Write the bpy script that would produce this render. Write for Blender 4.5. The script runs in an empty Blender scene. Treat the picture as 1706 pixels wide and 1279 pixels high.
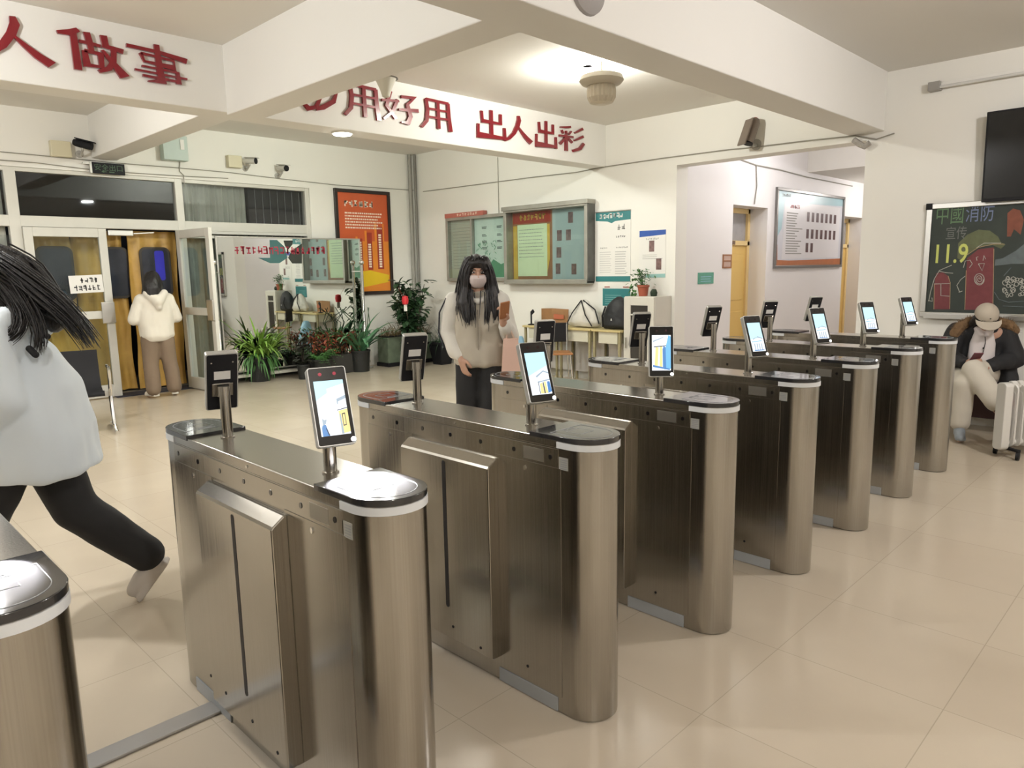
import bpy, math, random
from mathutils import Vector, Matrix, Euler, noise

# ------------------------------------------------------------------ camera
S = bpy.context.scene
COL = S.collection
IW, IH, FPX = 1706, 1279, 1202.06
YAW, PITCH, ROLL = math.radians(45.1512), math.radians(8.9887), math.radians(-0.9907)
CAM = Vector((0.0, 0.0, 1.56))
FW = Vector((math.sin(YAW)*math.cos(PITCH), math.cos(YAW)*math.cos(PITCH), -math.sin(PITCH)))
RT0 = Vector((math.cos(YAW), -math.sin(YAW), 0))
UP0 = RT0.cross(FW)
RT = RT0*math.cos(ROLL) + UP0*math.sin(ROLL)
UP = UP0*math.cos(ROLL) - RT0*math.sin(ROLL)
cd = bpy.data.cameras.new('camera'); cam = bpy.data.objects.new('camera', cd); COL.objects.link(cam)
cd.sensor_fit = 'HORIZONTAL'; cd.sensor_width = 36.0; cd.lens = FPX*36.0/IW; cd.clip_start = 0.02; cd.clip_end = 200
mm = Matrix((RT, UP, -FW)).transposed().to_4x4(); mm.translation = CAM
cam.matrix_world = mm
S.camera = cam
# ------------------------------------------------------------------ world + view
wd = bpy.data.worlds.new('night'); S.world = wd; wd.use_nodes = True
bgn = wd.node_tree.nodes['Background']; bgn.inputs[0].default_value = (0.012, 0.014, 0.022, 1); bgn.inputs[1].default_value = 1.0
S.view_settings.view_transform = 'Standard'; S.view_settings.look = 'None'
S.view_settings.exposure = 0.46; S.view_settings.gamma = 1.0
try: S.view_settings.use_curve_mapping = False
except Exception: pass
S.cycles.use_denoising = True
S.cycles.max_bounces = 10; S.cycles.diffuse_bounces = 6; S.cycles.glossy_bounces = 6; S.cycles.transparent_max_bounces = 12
S.cycles.sample_clamp_indirect = 6.0; S.cycles.caustics_reflective = False; S.cycles.caustics_refractive = False
# ceiling lamps of the place plus an added far-bay lamp: position, power (W), colour; their housings are built further down
LAMPS = [
    ('hall lamp', (5.60, 4.50, 3.43), 118, (1.0, 0.985, 0.90), 0.16),
    ('hall lamp', (4.03, 6.265, 2.90), 22, (1.0, 1.0, 0.95), 0.09),
    ('hall lamp', (5.1, 7.3, 3.40), 82, (0.95, 1.0, 0.90), 0.15),  # added lamp, out of sight behind the lettered beam, brightens the far bay
    ('hall lamp', (5.1, -0.3, 3.33), 112, (1.0, 0.96, 0.95), 0.16),
    ('hall lamp', (0.6, 7.6, 3.40), 82, (1.0, 0.98, 0.94), 0.15),
    ('hall lamp', (-0.6, 4.3, 3.20), 135, (0.97, 0.97, 0.96), 0.16),
    ('hall lamp', (0.2, -1.4, 3.33), 130, (1.0, 0.96, 0.92), 0.16),
    ('corridor lamp', (9.9, 3.9, 3.3), 23, (0.98, 0.94, 1.0), 0.16),
    ('corridor lamp', (14.0, 3.9, 2.9), 22, (1.0, 0.95, 0.95), 0.16),
]
for n, p, w, c, r in LAMPS:
    ld = bpy.data.lights.new(n, 'POINT'); ld.shadow_soft_size = 0.07; ld.energy = w; ld.color = c
    if r == 0.09: bpy.data.lights.remove(ld); ld = bpy.data.lights.new(n, 'AREA'); ld.shape = 'DISK'; ld.size = 2*r; ld.energy = w; ld.color = c
    lo = bpy.data.objects.new(n, ld); lo.location = (p[0], p[1], p[2]-(0.03 if r == 0.09 else 0.10)); COL.objects.link(lo)

# ------------------------------------------------------------------ helpers
def ray(px, py): return FW + RT*((px-IW/2)/FPX) - UP*((py-IH/2)/FPX)
def PX(px, py, x): d = ray(px, py); return CAM + d*(x/d.x)
def PY(px, py, y): d = ray(px, py); return CAM + d*(y/d.y)
def PZ(px, py, z): d = ray(px, py); return CAM + d*((z-CAM.z)/d.z)
def PD(px, py, dep): return CAM + ray(px, py)*dep
rnd = random.Random(7)

MATS = {}
def mat(name, col, rough=0.5, metal=0.0, var=0.0, vscale=8.0, bump=0.0, bscale=60.0, emit=None, estr=0.0, stretch=None, coat=0.0, spec=0.5, alpha=None, sheen=0.0):
    if name in MATS: return MATS[name]
    m = bpy.data.materials.new(name); m.use_nodes = True
    nt = m.node_tree; b = nt.nodes['Principled BSDF']
    b.inputs['Base Color'].default_value = (*col, 1); b.inputs['Roughness'].default_value = rough; b.inputs['Metallic'].default_value = metal
    b.inputs['Specular IOR Level'].default_value = spec; b.inputs['Coat Weight'].default_value = coat
    if sheen: b.inputs['Sheen Weight'].default_value = sheen
    if emit: b.inputs['Emission Color'].default_value = (*emit, 1); b.inputs['Emission Strength'].default_value = estr
    if var or bump:
        tc = nt.nodes.new('ShaderNodeTexCoord'); mp = nt.nodes.new('ShaderNodeMapping'); nt.links.new(tc.outputs['Object'], mp.inputs[0])
        if stretch: mp.inputs['Scale'].default_value = stretch
    if var:
        nz = nt.nodes.new('ShaderNodeTexNoise'); nz.inputs['Scale'].default_value = vscale; nz.inputs['Detail'].default_value = 4
        nt.links.new(mp.outputs[0], nz.inputs[0])
        mx = nt.nodes.new('ShaderNodeMix'); mx.data_type = 'RGBA'
        mx.inputs[6].default_value = (*[max(0, c*(1-var)) for c in col], 1); mx.inputs[7].default_value = (*[min(1, c*(1+var)) for c in col], 1)
        nt.links.new(nz.outputs[0], mx.inputs[0]); nt.links.new(mx.outputs[2], b.inputs['Base Color'])
    if bump:
        n2 = nt.nodes.new('ShaderNodeTexNoise'); n2.inputs['Scale'].default_value = bscale; n2.inputs['Detail'].default_value = 5
        nt.links.new(mp.outputs[0], n2.inputs[0])
        bp = nt.nodes.new('ShaderNodeBump'); bp.inputs['Strength'].default_value = bump; bp.inputs['Distance'].default_value = 0.01
        nt.links.new(n2.outputs[0], bp.inputs['Height']); nt.links.new(bp.outputs[0], b.inputs['Normal'])
    MATS[name] = m; return m
def mat_pane(name, tint=(0.9, 0.95, 0.95), refl=0.04, rough=0.03):
    if name in MATS: return MATS[name]
    m = bpy.data.materials.new(name); m.use_nodes = True; nt = m.node_tree; nt.nodes.clear()
    o = nt.nodes.new('ShaderNodeOutputMaterial'); t = nt.nodes.new('ShaderNodeBsdfTransparent'); g = nt.nodes.new('ShaderNodeBsdfGlossy')
    t.inputs[0].default_value = (*tint, 1); g.inputs['Roughness'].default_value = rough
    lw = nt.nodes.new('ShaderNodeLayerWeight'); lw.inputs[0].default_value = 0.5
    pw = nt.nodes.new('ShaderNodeMath'); pw.operation = 'POWER'; pw.inputs[1].default_value = 4.5; nt.links.new(lw.outputs[1], pw.inputs[0])
    ad = nt.nodes.new('ShaderNodeMath'); ad.operation = 'ADD'; ad.inputs[1].default_value = refl; nt.links.new(pw.outputs[0], ad.inputs[0])
    mx = nt.nodes.new('ShaderNodeMixShader'); nt.links.new(ad.outputs[0], mx.inputs[0]); nt.links.new(t.outputs[0], mx.inputs[1]); nt.links.new(g.outputs[0], mx.inputs[2])
    nt.links.new(mx.outputs[0], o.inputs[0]); MATS[name] = m; return m
def mat_steel():
    m = bpy.data.materials.new('brushed_steel'); m.use_nodes = True; nt = m.node_tree; b = nt.nodes['Principled BSDF']
    b.inputs['Metallic'].default_value = 1.0
    tc = nt.nodes.new('ShaderNodeTexCoord'); mp = nt.nodes.new('ShaderNodeMapping'); mp.inputs['Scale'].default_value = (260, 260, 2.0)
    nt.links.new(tc.outputs['Object'], mp.inputs[0]); nz = nt.nodes.new('ShaderNodeTexNoise'); nz.inputs['Scale'].default_value = 1.0; nz.inputs['Detail'].default_value = 3
    nt.links.new(mp.outputs[0], nz.inputs[0])
    mr = nt.nodes.new('ShaderNodeMapRange'); mr.inputs[3].default_value = 0.13; mr.inputs[4].default_value = 0.25; nt.links.new(nz.outputs[0], mr.inputs[0]); nt.links.new(mr.outputs[0], b.inputs['Roughness'])
    mx = nt.nodes.new('ShaderNodeMix'); mx.data_type = 'RGBA'; mx.inputs[6].default_value = (0.36, 0.34, 0.305, 1); mx.inputs[7].default_value = (0.47, 0.45, 0.415, 1)
    nt.links.new(nz.outputs[0], mx.inputs[0]); nt.links.new(mx.outputs[2], b.inputs['Base Color'])
    MATS['steel'] = m; return m
def mat_floor():
    m = bpy.data.materials.new('polished_floor_tile'); m.use_nodes = True; nt = m.node_tree; b = nt.nodes['Principled BSDF']
    tc = nt.nodes.new('ShaderNodeTexCoord'); mp = nt.nodes.new('ShaderNodeMapping'); mp.inputs['Location'].default_value = (-0.90, -1.185, 0)
    nt.links.new(tc.outputs['Object'], mp.inputs[0])
    br = nt.nodes.new('ShaderNodeTexBrick'); br.offset = 0.0; br.squash = 1.0
    br.inputs['Scale'].default_value = 1.0; br.inputs['Brick Width'].default_value = 0.605; br.inputs['Row Height'].default_value = 0.605; br.inputs['Mortar Size'].default_value = 0.0018; br.inputs['Mortar Smooth'].default_value = 0.1
    br.inputs['Color1'].default_value = (0.535, 0.462, 0.365, 1); br.inputs['Color2'].default_value = (0.555, 0.482, 0.382, 1); br.inputs['Mortar'].default_value = (0.42, 0.36, 0.28, 1)
    nt.links.new(mp.outputs[0], br.inputs['Vector'])
    nz = nt.nodes.new('ShaderNodeTexNoise'); nz.inputs['Scale'].default_value = 2.2; nz.inputs['Detail'].default_value = 5; nt.links.new(tc.outputs['Object'], nz.inputs[0])
    mx = nt.nodes.new('ShaderNodeMix'); mx.data_type = 'RGBA'; mx.blend_type = 'MULTIPLY'; mx.inputs[0].default_value = 1.0
    mr = nt.nodes.new('ShaderNodeMapRange'); mr.inputs[3].default_value = 0.93; mr.inputs[4].default_value = 1.05; nt.links.new(nz.outputs[0], mr.inputs[0])
    nt.links.new(br.outputs['Color'], mx.inputs[6]); nt.links.new(mr.outputs[0], mx.inputs[7]); nt.links.new(mx.outputs[2], b.inputs['Base Color'])
    r2 = nt.nodes.new('ShaderNodeMapRange'); r2.inputs[3].default_value = 0.14; r2.inputs[4].default_value = 0.26; nt.links.new(nz.outputs[0], r2.inputs[0]); nt.links.new(r2.outputs[0], b.inputs['Roughness'])
    b.inputs['Specular IOR Level'].default_value = 0.45
    MATS['floor'] = m; return m
STEEL = mat_steel(); FLOOR = mat_floor()
WALL = mat('wall_paint', (0.79, 0.78, 0.735), 0.6, var=0.025, vscale=1.6)
WALLC = mat('corridor_paint', (0.76, 0.745, 0.745), 0.5, var=0.025, vscale=1.6)
BEAMM = mat('beam_paint', (0.80, 0.79, 0.76), 0.65, var=0.02, vscale=1.3)
CEIL = mat('ceiling_paint', (0.72, 0.70, 0.655), 0.75, var=0.03, vscale=0.9)
BLACK = mat('black_plastic', (0.011, 0.011, 0.013), 0.6, spec=0.25)
BLACKG = mat('black_glass', (0.008, 0.008, 0.010), 0.06, coat=0.5)
CHROME = mat('chrome', (0.75, 0.75, 0.74), 0.12, 1.0)
ALU = mat('aluminium', (0.62, 0.61, 0.58), 0.35, 0.9)
ALUW = mat('white_aluminium_frame', (0.62, 0.61, 0.56), 0.4, var=0.04)
WHITE = mat('white_plastic', (0.80, 0.79, 0.75), 0.4)
RED = mat('red_lacquer', (0.21, 0.007, 0.016), 0.18, coat=0.4)
PAPER = mat('white_paper', (0.78, 0.77, 0.74), 0.7)
INK = mat('black_ink', (0.02, 0.02, 0.02), 0.6)
DARK = mat('dark_void', (0.006, 0.006, 0.007), 0.5)
PANE = mat_pane('clear_pane')

class M:
    def __init__(s): s.v = []; s.f = []; s.mi = []; s.cur = 0
    def add(s, vs, fs):
        o = len(s.v); s.v += [tuple(p) for p in vs]
        for q in fs: s.f.append(tuple(i+o for i in q)); s.mi.append(s.cur)
        return s
    def box(s, x0, x1, y0, y1, z0, z1):
        vs = [(x, y, z) for z in (z0, z1) for y in (y0, y1) for x in (x0, x1)]
        return s.add(vs, [(0, 2, 3, 1), (4, 5, 7, 6), (0, 1, 5, 4), (1, 3, 7, 5), (3, 2, 6, 7), (2, 0, 4, 6)])
    def obox(s, c, hx, hy, hz, rot):   # rot: Matrix 3x3 or z angle
        R = rot if isinstance(rot, Matrix) else Matrix.Rotation(rot, 3, 'Z')
        c = Vector(c); vs = [c + R @ Vector((x*hx, y*hy, z*hz)) for z in (-1, 1) for y in (-1, 1) for x in (-1, 1)]
        return s.add(vs, [(0, 2, 3, 1), (4, 5, 7, 6), (0, 1, 5, 4), (1, 3, 7, 5), (3, 2, 6, 7), (2, 0, 4, 6)])
    def bar(s, a, b, w, h=None, up=(0, 0, 1)):
        a = Vector(a); b = Vector(b); d = (b-a); L = d.length; d.normalize(); u = Vector(up)
        if abs(d.dot(u)) > 0.95: u = Vector((1, 0, 0))
        x = d.cross(u).normalized(); z = x.cross(d).normalized()
        R = Matrix((x, d, z)).transposed(); h = w if h is None else h
        return s.obox((a+b)/2, w/2, L/2, h/2, R)
    def loft(s, rings, cap=True, closed=True):
        n = len(rings[0]); o = len(s.v); vs = []; fs = []
        for r in rings: vs += r
        for i in range(len(rings)-1):
            for j in range(n if closed else n-1):
                k = (j+1) % n; fs.append((i*n+j, i*n+k, (i+1)*n+k, (i+1)*n+j))
        if cap and closed: fs.append(tuple(range(n-1, -1, -1))); fs.append(tuple((len(rings)-1)*n+j for j in range(n)))
        return s.add(vs, fs)
    def tube(s, pts, r, n=10, cap=True, flat=None):
        pts = [Vector(p) for p in pts]; rs = r if isinstance(r, (list, tuple)) else [r]*len(pts)
        rings = []; px = None
        for i, p in enumerate(pts):
            d = (pts[min(i+1, len(pts)-1)] - pts[max(i-1, 0)]).normalized()
            if px is None:
                u = Vector((0, 0, 1)) if abs(d.z) < 0.9 else Vector((1, 0, 0)); px = d.cross(u).normalized()
            else: px = (px - d*px.dot(d)).normalized()
            py = d.cross(px)
            fl = flat if flat else 1.0
            rings.append([p + (px*math.cos(2*math.pi*k/n) + py*math.sin(2*math.pi*k/n)*fl)*rs[i] for k in range(n)])
        return s.loft(rings, cap)
    def capsule(s, a, b, ra, rb, n=16):   # closed tapered limb with round ends
        a = Vector(a); b = Vector(b); d = (b-a); L = d.length; d.normalize(); pts = []; rs = []
        for k in range(5): t = math.pi/2*(1-k/4.0); pts.append(a - d*ra*math.sin(t)); rs.append(max(ra*math.cos(t), ra*0.08))
        for k in range(5): t = math.pi/2*(k/4.0); pts.append(b + d*rb*math.sin(t)); rs.append(max(rb*math.cos(t), rb*0.08))
        return s.tube(pts, rs, n)
    def limb(s, pts, rs, n=16):
        for i in range(len(pts)-1): s.capsule(pts[i], pts[i+1], rs[i], rs[i+1], n)
        return s
    def ball(s, c, r, n=16, m=10, rot=None):
        r = r if isinstance(r, (list, tuple)) else (r, r, r); c = Vector(c); R = rot or Matrix.Identity(3)
        rings = []
        for i in range(m+1):
            t = math.pi*(i/m)*0.998+0.003; rings.append([c + R @ Vector((r[0]*math.sin(t)*math.cos(2*math.pi*k/n), r[1]*math.sin(t)*math.sin(2*math.pi*k/n), -r[2]*math.cos(t))) for k in range(n)])
        return s.loft(rings, True)
    def lathe(s, prof, c=(0, 0, 0), n=24, ax='Z', cap=True):
        c = Vector(c); rings = []
        for r, z in prof:
            ring = []
            for k in range(n):
                a = 2*math.pi*k/n; x, y = r*math.cos(a), r*math.sin(a)
                ring.append(c + (Vector((x, y, z)) if ax == 'Z' else Vector((x, z, -y)) if ax == 'Y' else Vector((z, y, -x))))
            rings.append(ring)
        return s.loft(rings, cap)
    def prism(s, poly, z0, z1, fr=None):   # poly in (u,v); fr = (origin, U, V, N) frame, extruded along N
        if fr is None: fr = ((0, 0, 0), (1, 0, 0), (0, 1, 0), (0, 0, 1))
        o, U, V, N = [Vector(k) for k in fr]
        n = len(poly); vs = [o + U*u + V*v + N*z0 for u, v in poly] + [o + U*u + V*v + N*z1 for u, v in poly]
        fs = [tuple(range(n-1, -1, -1)), tuple(range(n, 2*n))] + [(i, (i+1) % n, n+(i+1) % n, n+i) for i in range(n)]
        return s.add(vs, fs)
    def quad(s, fr, u0, u1, v0, v1, d=0.0):
        o, U, V, N = [Vector(k) for k in fr]
        return s.add([o+U*u+V*v+N*d for u, v in ((u0, v0), (u1, v0), (u1, v1), (u0, v1))], [(0, 1, 2, 3)])
    def slab(s, fr, u0, u1, v0, v1, d0, d1): return s.prism([(u0, v0), (u1, v0), (u1, v1), (u0, v1)], d0, d1, fr)
    def clamp(s, x=99, y=99): s.v = [(min(a, x), min(b, y), c) for a, b, c in s.v]; return s
    def mesh(s, name='m'):
        me = bpy.data.meshes.new(name); me.from_pydata(s.v, [], s.f); me.update(); return me
    def build(s, name, m, parent=None, bevel=0.0, smooth=False, world=True, seg=2, ang=0.6):
        me = s.mesh(name)
        ms = m if isinstance(m, (list, tuple)) else [m]
        for k in ms: me.materials.append(k)
        if len(ms) > 1: me.polygons.foreach_set('material_index', s.mi)
        return link(name, me, parent, bevel, smooth, world, seg, ang)
def inv_of(o):
    m = Matrix.LocRotScale(o.location, o.rotation_euler, None)
    return (inv_of(o.parent) if False else (m.inverted()))
def wmat(o):
    m = Matrix.LocRotScale(o.location, o.rotation_euler, o.scale)
    return wmat(o.parent) @ m if o.parent else m
def link(name, me, parent=None, bevel=0, smooth=False, world=True, seg=2, ang=0.6):
    if parent is not None and world: me.transform(wmat(parent).inverted())
    if smooth:
        me.polygons.foreach_set('use_smooth', [True]*len(me.polygons))
        try: me.set_sharp_from_angle(angle=ang)
        except Exception: pass
    o = bpy.data.objects.new(name, me); COL.objects.link(o)
    if parent is not None: o.parent = parent
    if bevel:
        b = o.modifiers.new('bevel', 'BEVEL'); b.width = bevel; b.segments = seg; b.limit_method = 'ANGLE'; b.angle_limit = 0.7
    return o
def tag(o, label, cat, group=None, kind=None):
    o['label'] = label; o['category'] = cat
    if group: o['group'] = group
    if kind: o['kind'] = kind
    return o
def thing(name, label, cat, loc=(0, 0, 0), rz=0.0, group=None):
    o = bpy.data.objects.new(name, None); o.empty_display_size = 0.1; COL.objects.link(o)
    o.location = loc; o.rotation_euler = (0, 0, rz)
    return tag(o, label, cat, group)
def struct(o, label=None, cat=None):
    o['kind'] = 'structure'
    if label: o['label'] = label
    if cat: o['category'] = cat
    return o
def copy_tree(o, parent=None):
    c = o.copy(); COL.objects.link(c); c.parent = parent
    for ch in list(o.children): copy_tree(ch, c)
    return c
def stadium(hw, hl, n=14, y0=None, y1=None):   # plan outline, round ends at +-hl along Y
    p = []
    for k in range(n+1): a = math.pi*k/n; p.append((hw*math.cos(a), hl-hw+hw*math.sin(a)))
    for k in range(n+1): a = math.pi+math.pi*k/n; p.append((hw*math.cos(a), -hl+hw+hw*math.sin(a)))
    return p
def fuse(m, voxel, smooth=6, amp=0.0, freq=8.0, stretch=(1, 1, 1), iters=1.0):
    me = m.mesh('raw'); o = bpy.data.objects.new('raw', me); COL.objects.link(o)
    r = o.modifiers.new('r', 'REMESH'); r.mode = 'VOXEL'; r.voxel_size = voxel; r.use_smooth_shade = True
    if smooth: q = o.modifiers.new('s', 'SMOOTH'); q.iterations = smooth; q.factor = 0.5
    dg = bpy.context.evaluated_depsgraph_get(); dg.update()
    ne = bpy.data.meshes.new_from_object(o.evaluated_get(dg))
    bpy.data.objects.remove(o)
    if amp:
        off = Vector((rnd.random()*50, rnd.random()*50, rnd.random()*50))
        nn = [Vector(v.normal) for v in ne.vertices]
        for v, nr in zip(ne.vertices, nn):
            q = Vector((v.co.x*stretch[0], v.co.y*stretch[1], v.co.z*stretch[2]))*freq + off
            v.co += nr*(amp*(noise.noise(q) + 0.5*noise.noise(q*2.3)))
    ne.materials.clear(); return ne
def finish(me, name, m, parent):
    me.materials.append(m); return link(name, me, parent, smooth=True, ang=3.2)
def text_mesh(body, size, fr, align='LEFT', depth=0.0, bold=0.0, sx=1.0):   # real lettering laid on a frame (origin, U, V, N)
    cu = bpy.data.curves.new('t', 'FONT'); cu.body = body; cu.size = size; cu.align_x = align; cu.extrude = depth; cu.offset = bold; cu.resolution_u = 3
    o = bpy.data.objects.new('t', cu); COL.objects.link(o)
    dg = bpy.context.evaluated_depsgraph_get(); dg.update(); me = bpy.data.meshes.new_from_object(o.evaluated_get(dg)); bpy.data.objects.remove(o)
    O, U, V, N = [Vector(k) for k in fr]
    mx = Matrix((U*sx, V, N)).transposed().to_4x4(); mx.translation = O
    me.transform(mx); return me
def mesh_into(m, me):
    m.add([v.co for v in me.vertices], [tuple(p.vertices) for p in me.polygons])
def glyphs(m, fr, u0, u1, v, h, n, seed, d=0.0008, wgt=0.14):   # a line of small unreadable printed characters
    r = random.Random(seed); w = (u1-u0)/n
    for k in range(n):
        a = u0 + k*w + 0.08*w; b = a + 0.8*w; t = h*wgt
        for j in range(r.randint(2, 3)): y = v + h*(0.05+0.85*r.random()); m.quad(fr, a + (b-a)*0.2*r.random(), b - (b-a)*0.25*r.random(), y, y+t, d)
        for j in range(r.randint(1, 2)): x = a + (b-a)*(0.1+0.7*r.random()); m.quad(fr, x, x+t, v + h*0.15*r.random(), v+h*(0.8+0.2*r.random()), d)
def lines(m, fr, u0, u1, v0, v1, n, seed, fill=0.55, d=0.0008, ragged=0.3, dash=0.0):   # rows of small print
    r = random.Random(seed); p = (v1-v0)/n
    for k in range(n):
        y = v1-(k+1)*p; e = u1-(u1-u0)*ragged*r.random()
        if dash:
            x = u0
            while x < e: x2 = min(e, x+dash*(0.5+r.random())); m.quad(fr, x, x2, y, y+p*fill, d); x = x2+dash*0.35
        else: m.quad(fr, u0, e, y, y+p*fill, d)
# ------------------------------------------------------------------ room shell
XR, YD, XL, YB = 8.0, 10.3, -6.5, -4.5
CO0, CO1, CZ = 2.80, 5.02, 2.80      # corridor opening along the side wall, its head height
def S1(name, m, boxes, bevel=0.0, **k):
    q = M()
    for b in boxes: q.box(*b)
    return struct(q.build(name, m, bevel=bevel, **k))
q = M(); q.add([(XL, YB, 0), (18.2, YB, 0), (18.2, 12.5, 0), (XL, 12.5, 0)], [(0, 1, 2, 3)])
q.add([(XL, YB, -0.1), (18.2, YB, -0.1), (18.2, 12.5, -0.1), (XL, 12.5, -0.1)], [(3, 2, 1, 0)])
struct(q.build('floor', FLOOR))
S1('ceiling', CEIL, [(XL, XR+0.25, YB, 6.2, 3.43, 3.7), (XL, XR+0.25, 6.2, YD+0.3, 3.54, 3.7)])
S1('wall_right', WALL, [(XR, XR+0.25, YB, CO0, 0, 3.6), (XR, XR+0.25, CO1, YD+0.3, 0, 3.6), (XR, XR+0.25, CO0, CO1, CZ, 3.6)])
S1('wall_left', WALL, [(XL-0.2, XL, YB, YD+0.3, 0, 3.6)])
S1('wall_back', WALL, [(XL-0.2, XR+0.25, YB-0.2, YB, 0, 3.6)])
GX0, GX1, GZ = -1.4, 5.98, 2.86      # glazed entrance opening
S1('wall_far', WALL, [(GX1, XR, YD, YD+0.25, 0, 3.6), (XL, GX0, YD, YD+0.25, 0, 3.6), (GX0, GX1, YD, YD+0.25, GZ, 3.6)])
S1('trim_1', BEAMM, [(XL, XR, 2.63, 2.98, 2.87, 3.5)], bevel=0.008)
S1('trim_2', BEAMM, [(XL, XR, 6.12, 6.41, 2.90, 3.6)], bevel=0.008)
S1('trim_3', BEAMM, [(2.83, 3.125, 2.97, 6.13, 2.88, 3.5)], bevel=0.008)
S1('trim_4', BEAMM, [(2.97, 3.27, 6.40, YD, 3.03, 3.6)], bevel=0.008)
# corridor beyond the opening
D1a, D1b, D2a, D2b, RZ = 9.45, 10.5, 13.5, 14.5, 2.40
S1('wall_corridor', WALLC, [(XR+0.25, D1a, CO1, CO1+0.4, 0, 3.6), (D1a, D1b, CO1, CO1+0.4, RZ, 3.6), (D1b, D2a, CO1, CO1+0.4, 0, 3.6), (D2a, D2b, CO1, CO1+0.4, RZ, 3.6), (D2b, 18, CO1, CO1+0.4, 0, 3.6)])
S1('wall_corridor_near', WALLC, [(XR+0.25, 18, CO0-0.25, CO0, 0, 3.6)])
S1('wall_corridor_end', WALLC, [(18, 18.2, CO0-0.25, CO1+0.4, 0, 3.6)])
S1('ceiling_corridor', CEIL, [(XR+0.25, 11.84, CO0, CO1, 3.42, 3.6)])
S1('ceiling_corridor_lower', CEIL, [(11.84, 18, CO0, CO1, 3.02, 3.6)])
YEL = mat('yellow_door_paint', (0.68, 0.47, 0.15), 0.4, var=0.05, vscale=3)
YELL = mat('pale_yellow_frame', (0.72, 0.55, 0.26), 0.4, var=0.05, vscale=3)
GREYP = mat('frosted_pane', (0.35, 0.34, 0.34), 0.25, var=0.25, vscale=5)
for i, (a, b) in enumerate(((D1a, D1b), (D2a, D2b))):
    y = CO1+0.30
    r = bpy.data.objects.new('door_%d' % (i+3), None); COL.objects.link(r); r.location = ((a+b)/2, y, 0); struct(r)
    f = M(); f.box(a, a+0.07, y-0.03, y+0.07, 0, RZ); f.box(b-0.07, b, y-0.03, y+0.07, 0, RZ); f.box(a, b, y-0.03, y+0.07, RZ-0.07, RZ); f.box(a, b, y-0.03, y+0.07, 1.86, 1.93)
    f.build('door_frame', YELL, r, bevel=0.006)
    l = M(); l.box(a+0.07, b-0.07, y, y+0.05, 0.005, 1.86); lf = l.build('door_leaf', YEL, r, bevel=0.004)
    for k in range(2):
        h = M(); h.slab(((a+0.16, y, 0.2+k*0.85), (1, 0, 0), (0, 0, 1), (0, -1, 0)), 0, b-a-0.32, 0, 0.68, 0.0, 0.012); h.build('panel', YEL, lf, bevel=0.006)
    p = M(); p.box(a+0.07, b-0.07, y+0.01, y+0.03, 1.93, RZ-0.07); p.build('transom_pane', GREYP, r)
    n = M(); n.box((a+b)/2-0.05, (a+b)/2+0.05, y-0.045, y-0.029, 1.87, 1.925); n.build('number_plate', mat('brown_plate', (0.12, 0.07, 0.04), 0.4), r)
    h = M(); h.ball((a+0.14, y-0.05, 1.0), 0.03); h.build('handle', CHROME, lf, smooth=True)
# ------------------------------------------------------------------ entrance glazing in the far wall
Y0 = YD+0.02
def MU(x0, x1, z0, z1, y0=Y0, y1=Y0+0.10): return (x0, x1, y0, y1, z0, z1)
ZT0, ZT1 = 2.17, 2.30       # transom rail
S1('trim_5', ALUW, [MU(GX0, GX1, GZ-0.05, GZ), MU(GX0, GX1, ZT0, ZT1), MU(GX0, GX0+.08, 0, GZ-.001, Y0-.004, Y0+.103), MU(2.02, 2.14, 0, GZ-.001, Y0-.004, Y0+.103), MU(3.96, 4.06, 0, GZ-.001, Y0-.004, Y0+.103), MU(GX1-0.07, GX1, 0, GZ-.001, Y0-.004, Y0+.103), MU(0.3, 0.38, 0, GZ-.001, Y0-.004, Y0+.103), MU(4.06, GX1, ZT0-0.10, ZT0-0.06), MU(4.06, GX1, ZT0-0.04, ZT0)], bevel=0.006)
NIGHT = mat_pane('night_pane', (0.85, 0.87, 0.88), 0.04)
for i, (a, b) in enumerate(((0.38, 2.02), (2.14, 3.96), (4.06, GX1-0.07))):
    w = M(); w.box(a, b, Y0+0.045, Y0+0.055, ZT1, GZ-0.05); o = struct(w.build('window_%d' % (i+1), NIGHT))
for i, (a, b) in enumerate(((0.38, 2.02), (4.06, GX1-0.07))):
    w = M(); w.box(a, b, Y0+0.045, Y0+0.055, 0.02, ZT0-0.1); struct(w.build('window_%d' % (i+4), NIGHT))
    w = M(); w.bar(((a+b)/2, Y0+0.05, 0), ((a+b)/2, Y0+0.05, ZT0-0.1), 0.05, 0.06); struct(w.build('trim_%d' % (6+i), ALUW))
def drape(x0, x1, z0, z1, y, nf, amp, seed):
    r = random.Random(seed); m = M(); n = nf*8; ra = []; rb = []
    for k in range(n+1):
        x = x0+(x1-x0)*k/n; yy = y+amp*math.sin(2*math.pi*k/8+0.7*math.sin(k*0.3+seed))
        ra.append((x, yy, z1)); rb.append((x+0.01*math.sin(k*.21+seed), yy+amp*0.4*math.sin(k*0.5), z0))
    m.loft([ra, rb], cap=False, closed=False); return m
CURT = mat('grey_green_curtain', (0.50, 0.50, 0.43), 0.85, var=0.15, vscale=6)
CURD = mat('dark_curtain', (0.035, 0.034, 0.036), 0.8, var=0.2, vscale=6)
tag(drape(4.08, 5.02, 0.05, GZ, Y0+0.16, 11, 0.02, 1).build('curtain', CURT, smooth=True), 'grey green pleated curtain behind the transom above the mirror', 'curtain')
tag(drape(0.4, 2.0, 0.05, GZ, Y0+0.16, 13, 0.02, 5).build('curtain', CURT, smooth=True), 'grey pleated curtain behind the window beside the taped-paper door', 'curtain')
bl = thing('vertical_blind', 'dark vertical blind with pale slat edges above the mirror', 'blind', (5.45, Y0+0.16, GZ-0.03))
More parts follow.
